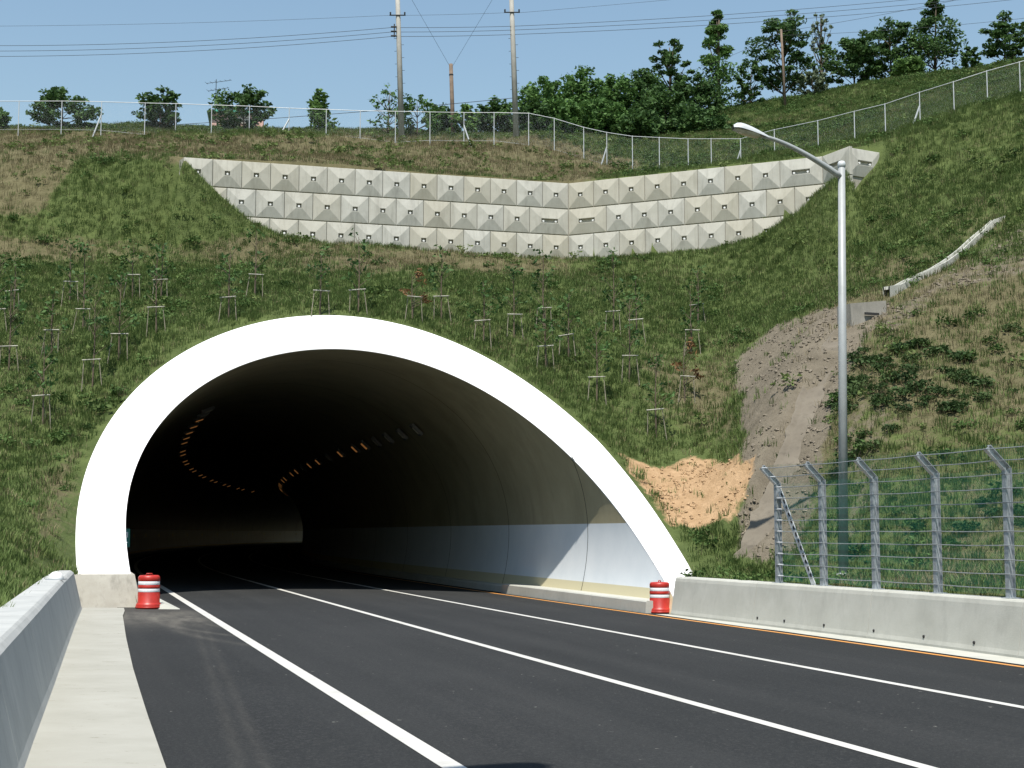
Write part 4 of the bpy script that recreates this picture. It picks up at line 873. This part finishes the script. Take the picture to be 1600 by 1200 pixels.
def cands(n, seed, x0=-34, x1=36, y0=14, y1=104):
    rng = np.random.default_rng(seed); x = rng.uniform(x0, x1, n); y = rng.uniform(y0, y1, n); z = interp_grid(ZH, x, y)
    cut = in_cut(x, y); near = np.where((interp_grid(nb.astype(float), x, y) > .01) & ~cut)[0]
    if len(near): dm_ = np.min([np.hypot(x[near] - q[0], y[near] - q[1]) for q in BP], 0); cut[near[dm_ < .26]] = True
    cut = cut | ((seed == 2) & (y < 32)); px, py = project(np.stack([x, y, z], -1)); sd, _ = behind_wall(x, y)
    wallz = (np.abs(sd - .15) < .55) & (x > W0[0] - .3) & (x < WF[0] + .3)
    okk = ~cut & (px > -160) & (px < 1760) & (y > 14) & ~wallz; s_, n_ = to_sn(x, y)
    bnd = np.zeros(n, bool)
    return x[okk], y[okk], rng.random(okk.sum())
x, y, r = cands(1000000, 1); so_, dr_, sa_ = (interp_grid(A, x, y) for A in (SOIL, DRY, SAND)); patch = fbm(x, y, 4.5, 90)
bare = np.clip((so_ - .35) * 2.2, 0, 1); bare = np.maximum(bare, np.clip(sa_ * 2, 0, 1)); far = np.clip((y - 70) / 40, 0, 1)
pg = (1 - bare * .97) * np.clip(.95 - 1.1 * dr_ + .5 * patch, .04, 1) * (1 - .5 * far); GR = np.hypot(*np.gradient(ZH, GY, GX)); st = np.clip(np.sqrt(1 + interp_grid(GR, x, y) ** 2), 1, 2.2); m1 = r < np.clip(pg * .5 * st, 0, .6)
scatter('grass', 'green grass covering the tunnel slope', x[m1], y[m1], tuft(10, .22, .24, .020, 5), M['grass'], .55, 1.35, 3)
pd2 = (1 - bare * .9) * np.clip(dr_ * .75 + .02 - .5 * patch, .12, 1) * (1 - .4 * far); m2 = (r > .6) & ((r - .6) / .4 < pd2 * .55)
scatter('dry_grass', 'straw coloured dry grass among the green', x[m2], y[m2], tuft(8, .26, .24, .018, 6, .7), M['grass_dry'], .5, 1.2, 4)
x, y, r = cands(60000, 2); so_, dr_, sa_ = (interp_grid(A, x, y) for A in (SOIL, DRY, SAND)); patch = fbm(x, y, 3.2, 95); px_, py_ = project(np.stack([x, y, interp_grid(ZH, x, y)], -1)); rt = np.clip((px_ - 1230) / 100, 0, 1) * (py_ > 480)
pw = (1 - np.clip((so_ - .3) * 1.6, 0, .95)) * (1 - np.clip(sa_ * 1.6, 0, .97)) * np.clip(.10 + 1.1 * patch + .35 * rt + .5 * (y > 74) * (x > 2), 0, 1); m3 = r < pw * .55 * (1 - .8 * dr_)
scatter('weeds', 'low leafy weeds and shrubs spotted over the slopes', x[m3], y[m3], weed(8, .30, 14), M['weed'], .35, 1.15, 5)
m5 = (r < np.clip(1.5 * fbm(x, y, 3.2, 120) + .02, 0, 1) * .7) & (px_ > 1290) & (py_ > 500) & (py_ < 890) & (so_ < .7); scatter('shrub_weeds', 'dark low shrubs matted over the slope behind the wire fence', x[m5], y[m5], weed(12, .36, 26), M['shrub'], .4, 1.1, 7)
m4 = (r > .985) | ((r > .955) & (y > 64) & (y < 78) & (x < 6)); scatter('light_weeds', 'fresh green bushy weeds on the dry bank', x[m4], y[m4], weed(9, .30, 10), M['grass'], .6, 1.5, 6)
def stone(seed):
    rng = np.random.default_rng(seed); mb = MB(); v = []
    for a in range(3):
        for k in range(5): q = k * 1.2566 + a * .6; rr = (.75, 1.0, .6)[a] * rng.uniform(.7, 1.15); v.append((rr * math.cos(q), rr * math.sin(q), (-.4, .1, .55)[a] + rng.uniform(-.12, .12)))
    v.append((.1, 0, .75)); return mb.add(v, [(a * 5 + k, a * 5 + (k + 1) % 5, a * 5 + 5 + (k + 1) % 5, a * 5 + 5 + k) for a in range(2) for k in range(5)] + [(10 + k, 10 + (k + 1) % 5, 15) for k in range(5)])
x, y, r = cands(260000, 21, -20, 32, 30, 62); so_, sa_ = interp_grid(SOIL, x, y), interp_grid(SAND, x, y); cl = np.clip(.5 + 1.2 * fbm(x, y, 1.5, 140), 0, 1)
ms = (sa_ > .35) & (r < .30 * cl); o = scatter('sand_stones', 'orange stones and clods strewn over the sandy patch', x[ms], y[ms], stone(1), plain('sand_stone', (.36, .245, .14), .95, 0, .35, 5), .02, .075, 8); o['category'] = 'stones'
mg = (so_ > .45) & (sa_ < .35) & (r < .22 * cl); o = scatter('gully_stones', 'grey brown stones on the bare gully face', x[mg], y[mg], stone(2), plain('gully_stone', (.175, .15, .115), .95, 0, .35, 5), .02, .085, 9); o['category'] = 'stones'
